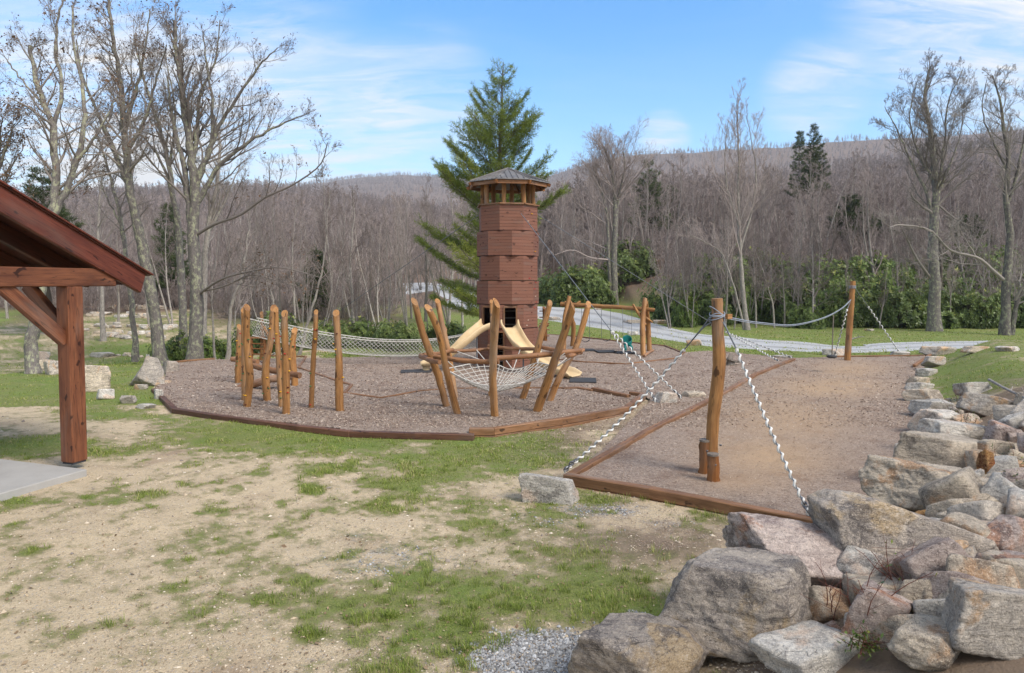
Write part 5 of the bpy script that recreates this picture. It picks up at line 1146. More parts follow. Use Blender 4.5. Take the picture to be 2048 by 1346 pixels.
hero_tree([[(366,650),(362,560),(358,470),(346,390),(335,320),(320,260),(300,200),(280,130),(268,70)],[(346,400),(330,340),(300,290),(265,250),(235,215)],[(338,330),(350,250),(345,180),(330,110)]],31,
  'mossy slim trunk between the two large trees of the left group',103,[(.19,.03),(.08,.02),(.07,.02)],limbs=16,limblen=2.2,f0=.45,buds=.5)
hero_tree([[(272,712),(264,620),(252,520),(240,430),(225,370),(205,300),(190,250)],[(252,520),(240,450),(215,400),(200,360)]],33,'slender grey tree left of the tall lichen spotted one',104,[(.15,.03),(.06,.02)],limbs=14,limblen=2.2,f0=.4,tm='twig')
hero_tree([[(68,728),(62,690),(72,640),(85,560),(96,470),(108,400),(110,330),(106,255),(90,215),(72,150),(60,90)],[(100,440),(125,395),(150,330),(168,255),(166,180),(150,100),(145,10)],[(106,256),(125,175),(110,100),(118,30),(135,-30)],[(150,330),(185,280),(215,235),(235,190)],[(90,215),(60,180),(25,135),(5,110)]],24.0,
  'leaning lichen covered trunk behind the shelter that forks above the roof',105,[(.24,.06),(.14,.03),(.08,.02),(.07,.015),(.05,.012)],limbs=14,limblen=2.4,f0=.5,buds=.45,kid=(0,6,6,4))
hero_tree([[(-60,705),(-40,560),(-20,420),(-5,330),(0,250)],[(-20,400),(10,300),(30,245)]],25,'tree at the far left edge whose leafy twigs reach into the sky',106,[(.2,.05),(.07,.02)],limbs=16,limblen=2.8,f0=.4,buds=1.5)
hero_tree([[(405,640),(408,560),(415,470),(430,380),(440,300),(430,230)],[(415,470),(450,400),(480,330)]],33,'brown barked tree right of the broad crowned one',107,[(.20,.04),(.08,.02)],bm='bark2',limbs=16,limblen=2.4)
hero_tree([[(455,690),(462,620),(480,560),(495,480),(500,420)]],30,'thin grey tree leaning right behind the climbing poles',108,[(.10,.02)],bm='bark2',limbs=12,limblen=1.8)
hero_tree([[(430,700),(425,640),(425,560),(420,500)]],29,'thin pale sapling trunk between the left group and the poles',109,[(.055,.015)],bm='bark2',limbs=10,limblen=1.4)
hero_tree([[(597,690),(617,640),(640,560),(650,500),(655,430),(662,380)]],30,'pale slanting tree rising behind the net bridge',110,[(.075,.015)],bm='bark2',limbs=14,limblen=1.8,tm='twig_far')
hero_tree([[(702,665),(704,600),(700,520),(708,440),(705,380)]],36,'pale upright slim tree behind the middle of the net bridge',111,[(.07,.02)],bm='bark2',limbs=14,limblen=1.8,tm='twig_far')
hero_tree([[(205,640),(202,560),(196,480),(200,400),(210,330)]],40,'distant slim tree seen over the shelter roof slope',112,[(.14,.03)],bm='bark2',limbs=14,limblen=2.6)
# --- right heroes
hero_tree([[(1229,568),(1229,500),(1231,430),(1228,370),(1218,320),(1205,290)],[(1223,566),(1217,500),(1214,430),(1200,370),(1185,330)],[(1231,440),(1240,380),(1250,330),(1245,295)]],62,
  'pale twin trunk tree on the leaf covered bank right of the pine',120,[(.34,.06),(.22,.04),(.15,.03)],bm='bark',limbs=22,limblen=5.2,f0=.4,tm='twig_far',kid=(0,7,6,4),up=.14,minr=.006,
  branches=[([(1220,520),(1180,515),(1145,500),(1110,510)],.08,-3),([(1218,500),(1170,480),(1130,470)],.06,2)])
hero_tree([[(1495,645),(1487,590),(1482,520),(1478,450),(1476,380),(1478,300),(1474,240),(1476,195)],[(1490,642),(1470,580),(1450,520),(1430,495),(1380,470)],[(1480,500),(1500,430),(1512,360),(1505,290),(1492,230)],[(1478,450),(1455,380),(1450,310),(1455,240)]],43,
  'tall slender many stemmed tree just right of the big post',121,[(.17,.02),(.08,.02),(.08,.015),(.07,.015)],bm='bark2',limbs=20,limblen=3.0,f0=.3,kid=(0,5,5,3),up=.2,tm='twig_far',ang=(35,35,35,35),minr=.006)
hero_tree([[(1869,650),(1868,560),(1866,470),(1872,400),(1868,330),(1862,260),(1850,190),(1860,135)],[(1868,440),(1880,350),(1890,280),(1895,210),(1925,140)],[(1867,450),(1850,380),(1820,320),(1795,260),(1770,215)],[(1868,360),(1835,300),(1820,230),(1835,160)],[(1872,400),(1900,330),(1920,270),(1930,200)]],42,
  'biggest bare tree at the right with a broad lichen trunk and rounded crown',122,[(.38,.04),(.12,.02),(.12,.02),(.09,.015),(.08,.015)],bm='bark',limbs=17,limblen=3.0,f0=.35,kid=(0,8,6,4),up=.12,tm='twig',minr=.006,
  branches=[([(1864,560),(1835,520),(1815,480),(1800,450)],.09,-1),([(1876,410),(1915,440),(1960,460)],.06,-1)])
hero_tree([[(2010,640),(2014,560),(2020,470),(2012,400),(2016,330),(2008,260),(2000,200),(1985,150)],[(2022,640),(2035,600),(2060,560)],[(2012,420),(2035,340),(2050,260),(2055,180)],[(2015,340),(1985,280),(1965,220),(1975,160)]],39,
  'bare tree at the far right edge with a crooked low limb reaching left',123,[(.27,.03),(.15,.08),(.10,.02),(.07,.015)],bm='bark',limbs=13,limblen=2.8,f0=.4,kid=(0,8,6,4),tm='twig',minr=.006,
  branches=[([(2008,560),(1985,540),(1955,515),(1900,500),(1860,460),(1800,450),(1780,455)],.10,-2),([(2030,600),(2048,570),(2075,545)],.09,-1)])
hero_tree([[(1868,648),(1876,600),(1882,540),(1880,480)]],42.5,'dark broken stump standing against the biggest right tree',124,[(.16,.08)],bm='bark_dark',limbs=3,limblen=.8)
# --- conifers
def tuft_cloud(mb, C0, D, rnv, nl=13, L=.22, wd=.018):
    C0 = np.asarray(C0); n = len(C0); D = np.asarray(D)
    d = D[:, None] * .75 + rng.normal(0, .62, (n, nl, 3)); d /= np.linalg.norm(d, axis=2)[..., None]; s_ = np.cross(d, rng.normal(0, 1, (n, nl, 3))); s_ /= np.linalg.norm(s_, axis=2)[..., None] + 1e-9
    l = L * rng.uniform(.6, 1.2, (n, nl, 1)); b = C0[:, None] + rng.normal(0, .03, (n, nl, 3)); tipv = b + d * l; V = np.stack([b - s_ * wd / 2, b + s_ * wd / 2, tipv + s_ * wd * .3, tipv - s_ * wd * .3], 2).reshape(-1, 3)
    mb.add(V, np.arange(len(V)).reshape(-1, 4), None, np.repeat(np.clip(np.asarray(rnv)[:, None] + rng.normal(0, .13, (n, nl)), 0, 1).ravel(), 4))
def conifer(base, H, prof, label, seed, r0=.25, whorls=26, per=5, up=.25, name='pine_tree', tm='needle', L=.22, wd=.018, sp=.17, group=None, gap=.12, lowf=.1, bl=None):
    """prof(f, azimuth) -> branch length at height fraction f"""
    r = random.Random(seed); root = thing(name, base, label, 'tree', group); tr = MB(); cr = MB(); nd = MB()
    z = np.linspace(0, H, 14); P = np.stack([base[0] + np.cumsum([r.gauss(0, .05) for _ in z]), base[1] + np.cumsum([r.gauss(0, .04) for _ in z]), base[2] + z - .1], -1); tube(tr, P, r0 * (1 - z / H * .93), 10)
    C0 = []; D = []; RN = []
    for wv in range(whorls):
        f = lowf + (1 - lowf) * (wv + r.uniform(-.25, .25)) / whorls; f = min(max(f, lowf * .9), .985)
        a0 = r.uniform(0, 6.28); pp = per if f < .8 else max(3, per - 1)
        for b in range(pp):
            if r.random() < gap: continue
            a = a0 + b * 6.283 / pp + r.gauss(0, .25); L_ = prof(f, a) * (r.uniform(.45, 1.15) if r.random() < .6 else r.uniform(.85, 1.15)); q_ = f * 13; i = int(q_); p = P[i] * (1 - q_ + i) + P[min(i + 1, 13)] * (q_ - i)
            el = -.12 + up * (f ** 1.0) * 2.2 + r.gauss(0, .08); d = np.array([math.cos(a) * math.cos(el), math.sin(a) * math.cos(el), math.sin(el)]); n = 8; Q = [p]; dd = d.copy()
            for k in range(n): dd = dd + np.array([r.gauss(0, .05), r.gauss(0, .05), .055 + .05 * f]); dd /= np.linalg.norm(dd); Q.append(Q[-1] + dd * L_ / n)
            Q = np.array(Q); tube(cr, Q, np.linspace(max(.012, r0 * .22 * (1 - f * .7)), .006, n + 1), 5); tone = r.random()
            m = max(3, int(L_ / sp))
            for k in range(m):
                g = .22 + .78 * (k + r.random()) / m; qq = g * n; i = min(int(qq), n - 1); c = Q[i] * (1 - qq + i) + Q[i + 1] * (qq - i); dirv = Q[i + 1] - Q[i]; dirv /= np.linalg.norm(dirv)
                sl_ = (.16 + .28 * L_ * (1 - abs(g - .55))) * r.uniform(.5, 1.2) * .8; side = np.cross(dirv, [0, 0, 1]); side /= np.linalg.norm(side) + 1e-9
                for s_ in (-1, 1):
                    sd_ = dirv * .7 + side * s_ * r.uniform(.5, 1) + np.array([0, 0, r.gauss(.12, .16)]); sd_ /= np.linalg.norm(sd_); e = c + sd_ * sl_; tube(cr, [c, e], [.007, .004], 3)
                    nt = max(1, int(sl_ / .15))
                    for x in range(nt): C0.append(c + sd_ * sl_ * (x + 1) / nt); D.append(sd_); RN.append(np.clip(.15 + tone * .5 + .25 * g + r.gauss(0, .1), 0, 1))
            C0.append(Q[-1]); D.append(dd); RN.append(.6)
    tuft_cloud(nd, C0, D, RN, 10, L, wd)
    tr.build('trunk', M['bark_dark'], root); cr.build('limbs', M['bark_dark'], root); nd.build('foliage', M[tm], root, False); return root
pb = gp(1000, 662); Yp_ = 33.0; pb = np.array([(1003 - 1024) / F * Yp_, Yp_, Tf(-.5, Yp_)]); Hp = atY(1003, 122, Yp_)[2] - pb[2]
def pprof(f, a):
    y = 662 - f * 540; wl = np.interp(y, [122, 160, 200, 240, 300, 340, 370, 420, 470, 520, 560, 590, 620], [12, 36, 66, 88, 116, 126, 130, 160, 150, 165, 185, 160, 80]); wr = np.interp(y, [122, 160, 200, 240, 300, 340, 380, 420, 470, 520, 560, 600], [10, 32, 56, 90, 112, 96, 116, 122, 92, 70, 76, 40])
    c = math.cos(a); k = Yp_ / F; w_ = (wr if c > 0 else wl) * k; return w_ * (.80 + .20 * abs(c))
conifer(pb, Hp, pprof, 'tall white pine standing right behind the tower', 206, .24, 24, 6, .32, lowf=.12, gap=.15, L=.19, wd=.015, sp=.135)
def cprof(Lm): return lambda f, a: Lm * (1 - f) ** .8 + .25
c0 = np.array([(102 - 1024) / F * 42, 42, 0]); c0[2] = Tf(c0[0], c0[1]); conifer(c0, atY(102, 335, 42)[2] - c0[2], cprof(3.2), 'ragged dark conifer behind the forked trunk over the shelter roof', 202, .2, 22, 5, .05, tm='needle_dark', L=.3, wd=.03, sp=.3, lowf=.3)
for i_, (px, top, Y, Lm, lab) in enumerate([(1622,248,88,4.2,'dark pine top poking above the right woods'),(1700,392,72,4.8,'dark hemlock deep in the woods left of the biggest right tree'),(1742,440,74,4.2,'second dark hemlock in the woods, nearer the biggest right tree'),(1295,318,84,4.6,'olive pine half hidden among the bare trees over the bank'),(1340,372,90,4.0,'faint pine right of the olive one among the bare trees'),(1590,262,95,3.0,'small pine crown left of the pine top on the skyline'),(345,410,60,3.0,'dark evergreen between the trunks of the left group'),(632,500,50,1.6,'small dark evergreen behind the net bridge'),(1930,430,70,3.2,'dim evergreen behind the far right tree')]):
    x = (px - 1024) / F * Y; z = Tf(x, Y); conifer(np.array([x, Y, z]), atY(px, top, Y)[2] - z, cprof(Lm * .75), lab, 210 + i_, .2, 24, 5, .10, tm='needle_dark', L=.32, wd=.035, sp=.30, lowf=.45 if i_ in (0, 5) else .2, gap=.25, name='evergreen_tree')
# --- rhododendron bushes
def bush_proto(seed, matn, n=620, leaf=.13, name='rhododendron_bush'):
    r = np.random.default_rng(seed); mb = MB(); st = MB()
    th = r.uniform(0, 6.283, n); ph = np.arccos(r.uniform(-.15, 1, n)); rad = r.uniform(.55, 1.0, n) ** .6 * np.where(r.random(n) < .18, r.uniform(1.05, 1.3, n), 1)
    lob = 1 + .22 * np.sin(th * 3 + seed) * np.sin(ph * 2) + .5 * (vnoise(th * 1.6 + 3, ph * 3, seed) - .5)
    d = np.stack([np.sin(ph) * np.cos(th), np.sin(ph) * np.sin(th), np.cos(ph)], -1); c = d * (rad * lob)[:, None] * np.array([1, .9, .95]) ; c[:, 2] = np.maximum(c[:, 2], 0) * 1 + .12
    nl = 8; a = np.arange(nl) / nl * 6.283 + r.uniform(0, 6.28, (n, 1)); A = np.cross(d, [.3, .2, .9]); A /= np.linalg.norm(A, axis=1)[:, None]; B = np.cross(d, A)
    axis = d * .4 + np.array([0, 0, .6]); 
    l = (A[:, None] * np.cos(a)[..., None] + B[:, None] * np.sin(a)[..., None]) + axis[:, None] * r.uniform(.0, .7, (n, nl, 1)); l /= np.linalg.norm(l, axis=2)[..., None]
    s_ = np.cross(l, axis[:, None] + r.normal(0, .2, (n, nl, 3))); s_ /= np.linalg.norm(s_, axis=2)[..., None] + 1e-9; ln = leaf * r.uniform(.6, 1.2, (n, nl, 1)); b = c[:, None] + l * .01
    V = np.stack([b, b + l * ln * .5 + s_ * ln * .2, b + l * ln, b + l * ln * .5 - s_ * ln * .2], 2).reshape(-1, 3)
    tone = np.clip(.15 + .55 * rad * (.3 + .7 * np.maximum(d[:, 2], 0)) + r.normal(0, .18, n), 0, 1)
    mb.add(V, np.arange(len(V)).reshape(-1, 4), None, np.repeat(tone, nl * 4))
    for i in range(16):
        t_ = c[int(r.integers(n))]; tube(st, spline([[0, 0, -.1], [t_[0] * .3, t_[1] * .3, t_[2] * .5], t_], 5), [.035, .028, .02, .014, .008], 4)
    for i in range(160): i_ = int(r.integers(n)); tube(st, [c[i_] * .55, c[i_]], [.008, .004], 3)
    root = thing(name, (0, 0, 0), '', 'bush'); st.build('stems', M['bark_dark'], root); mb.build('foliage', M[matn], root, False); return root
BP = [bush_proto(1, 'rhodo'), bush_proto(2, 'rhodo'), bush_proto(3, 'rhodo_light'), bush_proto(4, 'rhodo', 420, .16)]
used = [False] * 4
def place_bush(x, y, sx, sz, kind, label, group, dz=0, rz=None):
    o = BP[kind] if not used[kind] else copy_tree(BP[kind]); used[kind] = True; o.location = (x, y, Tf(x, y) + dz - .05); o.scale = (sx, sx, sz); o.rotation_euler = (0, 0, random.uniform(0, 6.28) if rz is None else rz); tag(o, label, 'bush', group); return o
def bushes(pts, Y0, size, label, group, kinds=(0, 1, 3), jit=1.5, Yf=None):
    for (px, Yq) in pts:
        x = (px - 1024) / F * Yq; s_ = size * random.uniform(.75, 1.25); place_bush(x, Yq, s_, s_ * random.uniform(.8, 1.15), random.choice(kinds), label, group)
random.seed(31)
# right hedge line, two to three rows behind the lawn
for i in range(34):
    px = 1470 + i * 20 + random.uniform(-9, 9); Yq = 45.5 + random.uniform(-.8, 1.2) + (1.5 if px < 1560 else 0); x = (px - 1024) / F * Yq
    if random.random() < (.5 if px < 1600 else .14): continue
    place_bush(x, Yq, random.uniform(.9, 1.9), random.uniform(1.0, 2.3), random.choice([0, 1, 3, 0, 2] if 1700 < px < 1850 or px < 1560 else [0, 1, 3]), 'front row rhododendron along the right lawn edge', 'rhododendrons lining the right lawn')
for i in range(34):
    px = 1360 + i * 22 + random.uniform(-9, 9); Yq = 49.5 + random.uniform(-1, 1.5); x = (px - 1024) / F * Yq
    if random.random() < .2: continue
    place_bush(x, Yq, random.uniform(1.2, 2.2), random.uniform(1.5, 3.3), random.choice([0, 1, 3, 0, 2] if 1620 < px < 1850 else [0, 1, 3]), 'taller rhododendron in the second row behind the right lawn', 'tall rhododendrons behind the right lawn')
for i in range(22):
    px = 1345 + i * 33 + random.uniform(-12, 12); Yq = 55 + random.uniform(-1.5, 2.5); x = (px - 1024) / F * Yq
    place_bush(x, Yq, random.uniform(1.7, 2.4), random.uniform(2.2, 3.2), random.choice([0, 1, 3]), 'rear rhododendron on the slope behind the right lawn', 'rear rhododendrons on the right slope')
for (px, Yq, s_, k_) in [(1125,64,2.2,1),(1150,62,2.4,3),(1185,62,2.3,0),(1205,66,2.2,1),(1170,67,2.6,0),(1135,68,2.4,3),(1250,67,2.2,0),(1278,68,2.0,1),(1262,71,2.4,3),(1100,66,1.9,0)]:
    x = (px - 1024) / F * Yq; place_bush(x, Yq, s_, s_ * 1.15, k_, 'dark rounded rhododendron on the bank right of the pine', 'rhododendrons on the bank by the pine')
place_bush((1371 - 1024) / F * 46, 46, .9, 1.9, 2, 'upright yellow green bush left of the big post', None)
place_bush((806 - 1024) / F * 31, 31, .75, 1.15, 1, 'round blue green bush behind the net bridge', None)
place_bush((770 - 1024) / F * 33, 33, .8, 1.2, 0, 'dark low bush left of the round blue green one', None)
for (px, Yq, s_, k_) in [(345,31,1.0,2),(372,31.5,1.1,2),(415,30.5,1.1,2),(330,32.5,.8,0),(440,31.5,.9,0),(400,33,1.2,0),(470,33,1.1,0),(500,34,1.2,1),(530,33,1.3,0),(560,34,1.3,1),(590,33.5,1.2,0),(625,34,1.3,3),(655,34.5,1.3,0),(690,34,1.2,1),(715,35,1.1,0),(545,37,1.5,3),(600,38,1.6,0),(660,38,1.5,1),(480,38,1.5,0),(740,36,1.0,3),(850,38,.9,0),(870,37,.8,1),(905,37,.8,0),(935,36,.8,1)]:
    if px > 450 and random.random() < .38: continue
    x = (px - 1024) / F * Yq; s_ *= random.uniform(.65, 1.05); place_bush(x, Yq, s_, s_ * 1.1, k_, 'leafy rhododendron in the thicket behind the poles and net bridge', 'rhododendrons behind the net bridge')
# --- forest trees: prototypes
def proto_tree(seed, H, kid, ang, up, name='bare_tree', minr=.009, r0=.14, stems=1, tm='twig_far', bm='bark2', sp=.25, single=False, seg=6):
    tr = Tree(seed, kid=kid, ang=ang, lenf=(.42, .5, .52, .55), up=up, wob=.10, minr=minr, seg=seg)
    for s_ in range(stems):
        a = random.Random(seed + s_).uniform(0, 6.28); d0 = np.array([math.cos(a) * sp * (stems > 1), math.sin(a) * sp * (stems > 1), 1.0]); r = tr.r; n = 12; P = [np.array([.1 * s_, 0, -.4])]; d = d0 / np.linalg.norm(d0)
        for i in range(n): d = d + np.array([r.gauss(0, .05), r.gauss(0, .05), .03]); d /= np.linalg.norm(d); P.append(P[-1] + d * (H + .4) / n)
        P = np.array(P); rad = np.linspace(r0, .02, n + 1) / (1 if stems == 1 else 1.3); tube(tr.tr, P, rad, 7, rn=r.random()); tr.kids(P, rad, H * .62, 0, .28)
    if single:
        for k_, fl in tr.tr.F.items(): pass
        mb = tr.cr; off = mb.n; mb.V += tr.tr.V; mb.TC += tr.tr.TC; mb.RN += tr.tr.RN
        for k_, fl in tr.tr.F.items(): mb.F.setdefault(k_, []).extend([f + off for f in fl])
        mb.n += tr.tr.n; return mb
    root = thing(name, (0, 0, 0), '', 'tree'); tr.tr.build('trunk', M[bm], root); tr.cr.build('crown', M[tm], root); return root
FPR = [proto_tree(11, 13, (22, 6, 5, 3), (50, 42, 40, 40), .10, stems=1), proto_tree(12, 14, (20, 6, 5, 3), (40, 38, 38, 40), .16), proto_tree(13, 12, (16, 6, 4, 3), (42, 40, 40, 40), .16, stems=2, r0=.13), proto_tree(14, 13, (13, 6, 4, 3), (38, 38, 38, 38), .2, stems=3, r0=.12), proto_tree(15, 11, (20, 5, 5, 3), (58, 45, 42, 40), .06), proto_tree(16, 14, (18, 5, 4, 3), (35, 35, 35, 40), .2, r0=.18)]
fu = [False] * len(FPR)
def place_tree(x, y, h, label, group, kind=None):
    k = random.randrange(len(FPR)) if kind is None else kind; o = FPR[k] if not fu[k] else copy_tree(FPR[k]); fu[k] = True
    s_ = h / 13.0; o.location = (x, y, Tf(x, y) - .1); o.scale = (s_ * random.uniform(.85, 1.1), s_ * random.uniform(.85, 1.1), s_); o.rotation_euler = (random.uniform(-.04, .04), random.uniform(-.04, .04), random.uniform(0, 6.28)); tag(o, label, 'tree', group)
random.seed(77)
def treeband(n, pxr, Yr, hr, label, group):
    for i in range(n):
        px = pxr[0] + (pxr[1] - pxr[0]) * (i + random.random()) / n; Yq = random.uniform(*Yr); place_tree((px - 1024) / F * Yq, Yq, random.uniform(*hr), label, group)
treeband(40, (1345, 2180), (51, 60), (6.5, 10), 'bare grey tree in the first rank of woods behind the right lawn', 'first rank of bare trees behind the right lawn')
treeband(50, (1120, 2200), (64, 84), (7.5, 11), 'bare tree deeper in the woods on the right slope', 'bare trees on the right slope')
treeband(12, (1100, 1330), (68, 82), (8, 10.5), 'bare tree on top of the bank behind the dark bushes', 'bare trees on top of the bank')
treeband(34, (440, 960), (44, 62), (7, 10), 'thin bare tree in the valley behind the net bridge', 'thin bare trees behind the net bridge')
treeband(36, (380, 980), (64, 100), (8, 11.5), 'bare tree in the far side of the valley behind the net bridge', 'bare trees across the valley')
treeband(10, (440, 860), (34, 41), (3.5, 6.5), 'spindly young tree among the rhododendrons behind the net bridge', 'young trees in the thicket behind the net bridge')
treeband(26, (1325, 1640), (44, 50), (3.5, 7.5), 'thin sapling growing in front of the rhododendrons by the big post', 'saplings in front of the right rhododendrons')
treeband(8, (1680, 2040), (44.5, 47), (3.5, 6.5), 'leaning sapling along the right lawn edge', 'saplings along the right lawn edge')
treeband(14, (-40, 360), (44, 70), (6, 10), 'small bare tree standing on the open lawn left of the big trees', 'small bare trees on the left lawn')
treeband(24, (-120, 420), (80, 110), (8, 12), 'bare tree at the far edge of the left lawn', 'bare trees beyond the left lawn')
# --- forest masses (beyond counting): trees on the hillsides
def leafless_low(seed, H, kid, minr): 
    return proto_tree(seed, H, kid, (45, 42, 40), .14, minr=minr, r0=.14, single=True, seg=4)
def forest(name, pts, hts, protos, label, mt):
    """one object: a point cloud with tree shapes instanced on it"""
    objs = []
    for i, mbp in enumerate(protos):
        o = mbp.build('tree_shape', M[mt]); COL.objects.unlink(o); objs.append(o)
    me = bpy.data.meshes.new(name); me.vertices.add(len(pts)); me.vertices.foreach_set('co', pts.astype(np.float32).ravel())
    for nm, arr in (('hs', hts), ('rot', rng.uniform(0, 6.28, len(pts)))):
        a = me.attributes.new(nm, 'FLOAT', 'POINT'); a.data.foreach_set('value', arr.astype(np.float32))
    a = me.attributes.new('kind_id', 'INT', 'POINT'); a.data.foreach_set('value', rng.integers(0, len(protos), len(pts)).astype(np.int32))
    ob = bpy.data.objects.new(name, me); COL.objects.link(ob); g = bpy.data.node_groups.new(name, 'GeometryNodeTree'); g.interface.new_socket('Geometry', in_out='INPUT', socket_type='NodeSocketGeometry'); g.interface.new_socket('Geometry', in_out='OUTPUT', socket_type='NodeSocketGeometry'); N = g.nodes; L = g.links
    gi = N.new('NodeGroupInput'); go = N.new('NodeGroupOutput'); m2p = N.new('GeometryNodeMeshToPoints'); L.new(gi.outputs[0], m2p.inputs[0]); iop = N.new('GeometryNodeInstanceOnPoints'); L.new(m2p.outputs[0], iop.inputs['Points'])
    g2i = N.new('GeometryNodeGeometryToInstance')
    for o in reversed(objs): oi = N.new('GeometryNodeObjectInfo'); oi.inputs['Object'].default_value = o; oi.transform_space = 'ORIGINAL'; L.new(oi.outputs['Geometry'], g2i.inputs[0])
    L.new(g2i.outputs[0], iop.inputs['Instance']); iop.inputs['Pick Instance'].default_value = True
    def na(nm, dt): q_ = N.new('GeometryNodeInputNamedAttribute'); q_.data_type = dt; q_.inputs[0].default_value = nm; return q_.outputs[0]
    L.new(na('kind_id', 'INT'), iop.inputs['Instance Index']); cx = N.new('ShaderNodeCombineXYZ'); L.new(na('rot', 'FLOAT'), cx.inputs[2]); L.new(cx.outputs[0], iop.inputs['Rotation']); cs = N.new('ShaderNodeCombineXYZ'); h_ = na('hs', 'FLOAT')
    for i in range(3): L.new(h_, cs.inputs[i])
    L.new(cs.outputs[0], iop.inputs['Scale']); L.new(iop.outputs[0], go.inputs[0]); ob.modifiers.new('forest', 'NODES').node_group = g
    return tag(ob, label, 'woods', kind='stuff')
LOWP = [leafless_low(40 + i, 10, (18, 6, 4), .022) for i in range(4)]
LOWQ = [leafless_low(60 + i, 10, (14, 6, 3), .045) for i in range(3)]; LOWR = [leafless_low(70 + i, 10, (14, 5, 2), .16) for i in range(3)]
def fpts(y0, y1, n, pxr, seed):
    r = np.random.default_rng(seed); Y = np.sqrt(r.uniform(y0 ** 2, y1 ** 2, n)); px = r.uniform(*pxr, n); X = (px - 1024) / F * Y; return np.stack([X, Y, T(X, Y) - .2], -1), px, r
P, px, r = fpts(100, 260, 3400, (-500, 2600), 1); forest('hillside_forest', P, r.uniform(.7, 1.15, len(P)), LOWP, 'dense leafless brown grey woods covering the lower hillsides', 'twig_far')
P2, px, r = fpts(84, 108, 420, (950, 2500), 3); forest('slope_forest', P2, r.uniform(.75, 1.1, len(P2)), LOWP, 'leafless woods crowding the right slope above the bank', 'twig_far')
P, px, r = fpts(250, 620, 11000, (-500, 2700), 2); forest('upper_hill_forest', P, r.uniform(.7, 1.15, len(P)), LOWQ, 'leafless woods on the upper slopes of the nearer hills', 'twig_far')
P, px, r = fpts(620, 2450, 34000, (-400, 2600), 4); k = P[:, 1] < np.interp(px, SKX, SKD) + 60; P = P[k]; forest('ridge_forest', P, r.uniform(.9, 1.5, len(P)), LOWR, 'leafless woods, colour paled to suggest haze, covering the distant ridge up to the skyline', 'twig_haze')
r = np.random.default_rng(9); n = 5200; Y = r.uniform(34, 112, n); px = r.uniform(-300, 2400, n); X = (px - 1024) / F * Y; mk = masks(X, Y, T(X, Y)); dr = Y - np.interp(X, RDx, RDy); k = (mk[:, 2] > .6) & ((dr > 9) | (X < -9)) & ~((X > -16) & (X < -2) & (Y > 60)) & ~((np.abs(X - 11.5) < 3.0) & (Y < 66)); P = np.stack([X, Y, T(X, Y) - .1], -1)[k]
UND = [proto_tree(80 + i, 3, (10, 6, 4), (50, 42, 40), .12, minr=.006, r0=.02, stems=5, sp=.6, single=True, seg=4) for i in range(3)]
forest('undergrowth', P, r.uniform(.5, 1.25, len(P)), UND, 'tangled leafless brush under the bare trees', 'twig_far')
# --- brambles and small plants near the boulders
def bramble(px, py, h_px, label, n=5, lean=.25, leaves=10, mt='bark_dark'):
    b = gp(px, py); b = b + np.array([0, -.3, .1]); k = b[1] / F; H = h_px * k; root = thing('bramble', b, label, 'bramble'); st = MB(); lf = MB(); r = random.Random(px)
    for i in range(n):
        d = np.array([r.gauss(0, lean), r.gauss(0, lean), 1.0]); P = [b + np.array([r.gauss(0, .05), r.gauss(0, .05), 0])]; L = H * r.uniform(.5, 1.1)
        for j in range(6): d = d + np.array([r.gauss(0, .15), r.gauss(0, .15), -.02]); d /= np.linalg.norm(d); P.append(P[-1] + d * L / 6)
        tube(st, P, np.linspace(.0045, .0018, 7), 4)
        for j in range(3): q_ = P[r.randrange(2, 6)]; e = q_ + np.array([r.gauss(0, .1), r.gauss(0, .1), r.uniform(.0, .12)]); tube(st, [q_, e], [.002, .001], 3)
        for j in range(leaves):
            q_ = P[r.randrange(1, 7)] + np.array([r.gauss(0, .04), r.gauss(0, .04), r.gauss(0, .03)]); a = np.array([r.gauss(0, 1) for _ in range(3)]); a /= np.linalg.norm(a); c = np.cross(a, [0, .3, 1]); s_ = r.uniform(.012, .028)
            lf.add([q_, q_ + a * s_ + c * s_ * .5, q_ + a * s_ * 2, q_ + a * s_ - c * s_ * .5], np.array([[0, 1, 2, 3]]), None, r.random())
    st.build('stems', M['twigred'], root)
    if leaves: lf.build('leaves', M['rhodo_light'], root, False)
M['twigred'] = twig_mat('red_stems', (.10, .03, .022), (.17, .07, .045))
bramble(1700, 1235, 150, 'reddish bare bramble canes beside the largest foreground boulder', 7, .25, 2)
bramble(1770, 1180, 110, 'twiggy bramble arching before the dark slab boulder', 9, .5, 4)
bramble(1620, 1230, 120, 'thin straight bramble canes in front of the pale pink boulder', 4, .12, 0)
bramble(1990, 960, 70, 'low bramble with new leaves beside the upright pointed stone', 9, .5, 16)
bramble(1915, 870, 60, 'small leafy sapling shoots among the pale stones', 6, .25, 16)
bramble(1895, 840, 60, 'yellow green shoots on the grass edge of the rocks', 6, .2, 22)
bramble(1690, 1290, 40, 'little green plant in the gap between the foreground boulders', 9, .6, 26)
bramble(2010, 985, 50, 'green plant clump right of the upright pointed stone', 12, .6, 26)
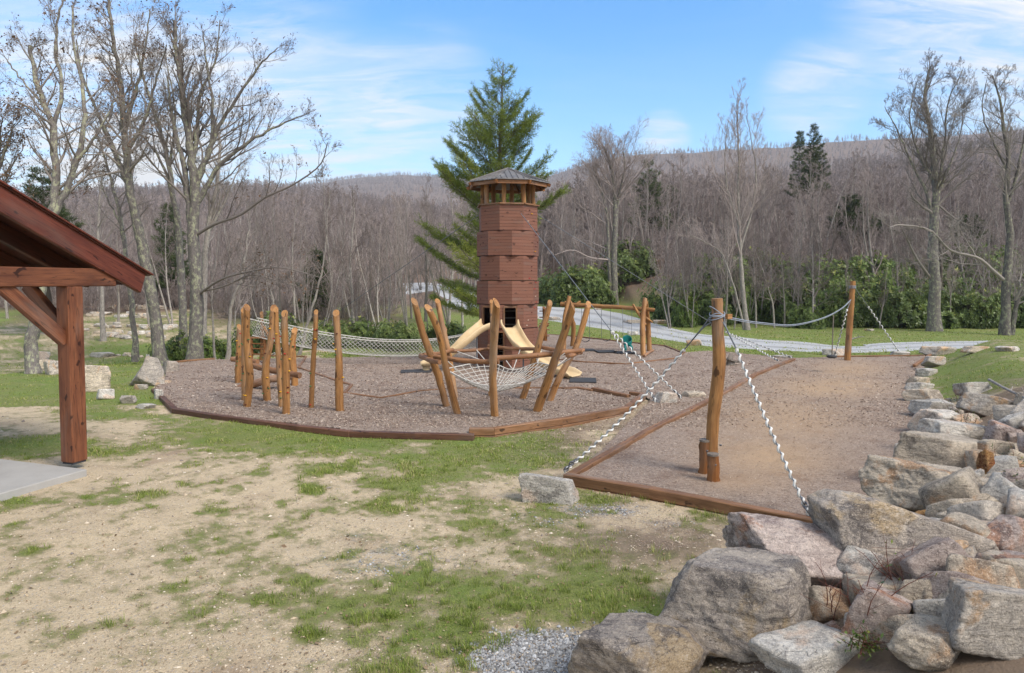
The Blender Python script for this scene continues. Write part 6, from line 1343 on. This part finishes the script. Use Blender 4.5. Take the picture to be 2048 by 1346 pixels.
# ================================================================= LABELS that single out repeats
LOOK = {'FPR': ['single stemmed', 'tall upright', 'twin stemmed', 'three stemmed', 'wide spreading', 'narrow steep limbed'], 'BP': ['dark', 'glossy', 'yellowish green', 'loose leaved']}
LM = [(-200, 'at the left photo edge'), (60, 'behind the shelter roof'), (230, 'behind the shelter roof tip'), (330, 'behind the lichen spotted tree'), (400, 'behind the broad crowned tree'), (500, 'above the left climbing poles'), (600, 'above the climbing cluster'), (680, 'above the rightmost climbing pole'), (760, 'above the net bridge'), (860, 'above the funnel net'), (940, 'just left of the tower'), (1060, 'just right of the tower'), (1130, 'over the left end of the swing beam'), (1230, 'by the pale twin trunk tree'), (1300, 'over the right swing legs'), (1370, 'left of the big post'), (1440, 'right behind the big post'), (1510, 'right of the many stemmed tree'), (1590, 'over the slung rope'), (1650, 'left of the far leaning post'), (1720, 'right of the far leaning post'), (1790, 'above the far spiral rope'), (1860, 'beside the biggest right tree'), (1930, 'between the large right trees'), (2000, 'beside the far right tree'), (2060, 'at the right photo edge'), (2300, 'past the right photo edge')]
ORD = ['first', 'second', 'third', 'fourth', 'fifth', 'sixth', 'seventh', 'eighth', 'ninth', 'tenth', 'eleventh', 'twelfth', 'thirteenth', 'fourteenth', 'fifteenth']
def relabel():
    G = {}
    for o in S.objects:
        if o.parent is None and o.get('group') and o.get('category') in ('tree', 'bush', 'stone'): G.setdefault((o['group'], o['label']), []).append(o)
    for (g, lab), os_ in G.items():
        if len(os_) < 2: continue
        D = {}
        for o in os_:
            x, y, z = o.location; px = float(proj(x, max(y, 1), z)[0]); lm = min(LM, key=lambda q: abs(q[0] - px))[1]; cat = o['category']; kw = ''
            c = o.children[0].data.name if o.children else ''
            if cat == 'tree':
                for i, p in enumerate(FPR):
                    if p.children[0].data.name == c: kw = LOOK['FPR'][i]
            elif cat == 'bush':
                for i, p in enumerate(BP):
                    if p.children[0].data.name == c: kw = LOOK['BP'][i]
            else:
                m_ = o.data.materials[0].name.replace('rock_', ''); dm = o.dimensions.x; kw = ('large ' if dm > .6 else 'small ' if dm < .35 else 'middling ') + m_
                py = float(proj(x, max(y, 1), z)[1])
                if px > 1450: lm = 'beside ' + min([(1478, 1330, 'the huge grey boulder'), (1640, 1200, 'the pale pink boulder'), (1810, 1130, 'the dark slab boulder'), (1900, 940, 'the long pinkish slab'), (1905, 880, 'the white layered slab'), (1975, 825, 'the long grey boulder'), (1972, 960, 'the upright pointed stone'), (1890, 1070, 'the rust coloured slab'), (2000, 1110, 'the striped grey block'), (2010, 1200, 'the pinkish block'), (1985, 1300, 'the lower right corner block'), (1800, 1270, 'the squat tan boulder'), (1745, 1290, 'the red brown wedge'), (1855, 1340, 'the knobbly tan boulder'), (1868, 850, 'the sheer white block')], key=lambda q: (q[0] - px) ** 2 + (q[1] - py) ** 2)[2]
                else: lm = ('in the upper row ' if py < 640 else 'in the middle row ' if py < 665 else 'in the lower row ') + ('left of' if px < 215 else 'right of') + ' the shelter brace' if 'terrace' in g else lm.replace('above', 'below')
            o['_k'] = px; D.setdefault((kw, lm), []).append(o)
        short = {'bare grey tree in the first rank of woods behind the right lawn': 'first-rank bare tree', 'bare tree deeper in the woods on the right slope': 'deep-woods bare tree', 'loose broken stone in the rubble bank at the right': 'rubble stone', 'front row rhododendron along the right lawn edge': 'front-row rhododendron', 'taller rhododendron in the second row behind the right lawn': 'tall second-row rhododendron', 'rear rhododendron on the slope behind the right lawn': 'upper-slope rhododendron', 'leafy rhododendron in the thicket behind the poles and net bridge': 'thicket rhododendron', 'thin bare tree in the valley behind the net bridge': 'thin bare valley tree', 'bare tree in the far side of the valley behind the net bridge': 'far-side valley tree', 'spindly young tree among the rhododendrons behind the net bridge': 'spindly thicket tree', 'small bare tree standing on the open lawn left of the big trees': 'small bare lawn tree', 'bare tree at the far edge of the left lawn': 'bare tree beyond the lawn', 'bare tree on top of the bank behind the dark bushes': 'bare bank-top tree', 'dark rounded rhododendron on the bank right of the pine': 'rounded rhododendron on the bank', 'thin sapling growing in front of the rhododendrons by the big post': 'thin sapling', 'stone in the low terraces beyond the left trees': 'terrace stone', 'small stone along the lawn edge behind the climbing poles': 'lawn edge stone', 'dark rounded rhododendron on the bank right of the pine': 'rounded bank rhododendron'}.get(lab, lab)
        for (kw, lm), ob in D.items():
            ob.sort(key=lambda o: o['_k'])
            for i, o in enumerate(ob):
                o['label'] = f'{kw} {short} {lm}' if len(ob) == 1 else f'{kw} {short} {lm}, {ORD[min(i, 14)]} such from left'
                if len(o['label'].split()) > 16: o['label'] = f'{ORD[min(i, 14)]} {kw} {short} {lm}'
                del o['_k']
relabel()
# ---- the air between here and the ridge
hm = bpy.data.materials.new('haze_air'); hm.use_nodes = True; ht = NT(hm.node_tree); ht.n.clear(); ho = ht('ShaderNodeOutputMaterial'); hv = ht('ShaderNodeVolumePrincipled', {'Color': (.80, .86, .95, 1), 'Density': .00020, 'Anisotropy': .0}); ht.l.new(hv.outputs[0], ho.inputs['Volume'])
mb = MB(); mb.add(np.array([[x, y, z] for z in (-60, 460) for x, y in ((-2900, -300), (2900, -300), (2900, 3200), (-2900, 3200))]), [BQ]); tag(mb.build('haze', hm, smooth=False), 'thin pale air softening the distant ridge', 'haze', kind='stuff')
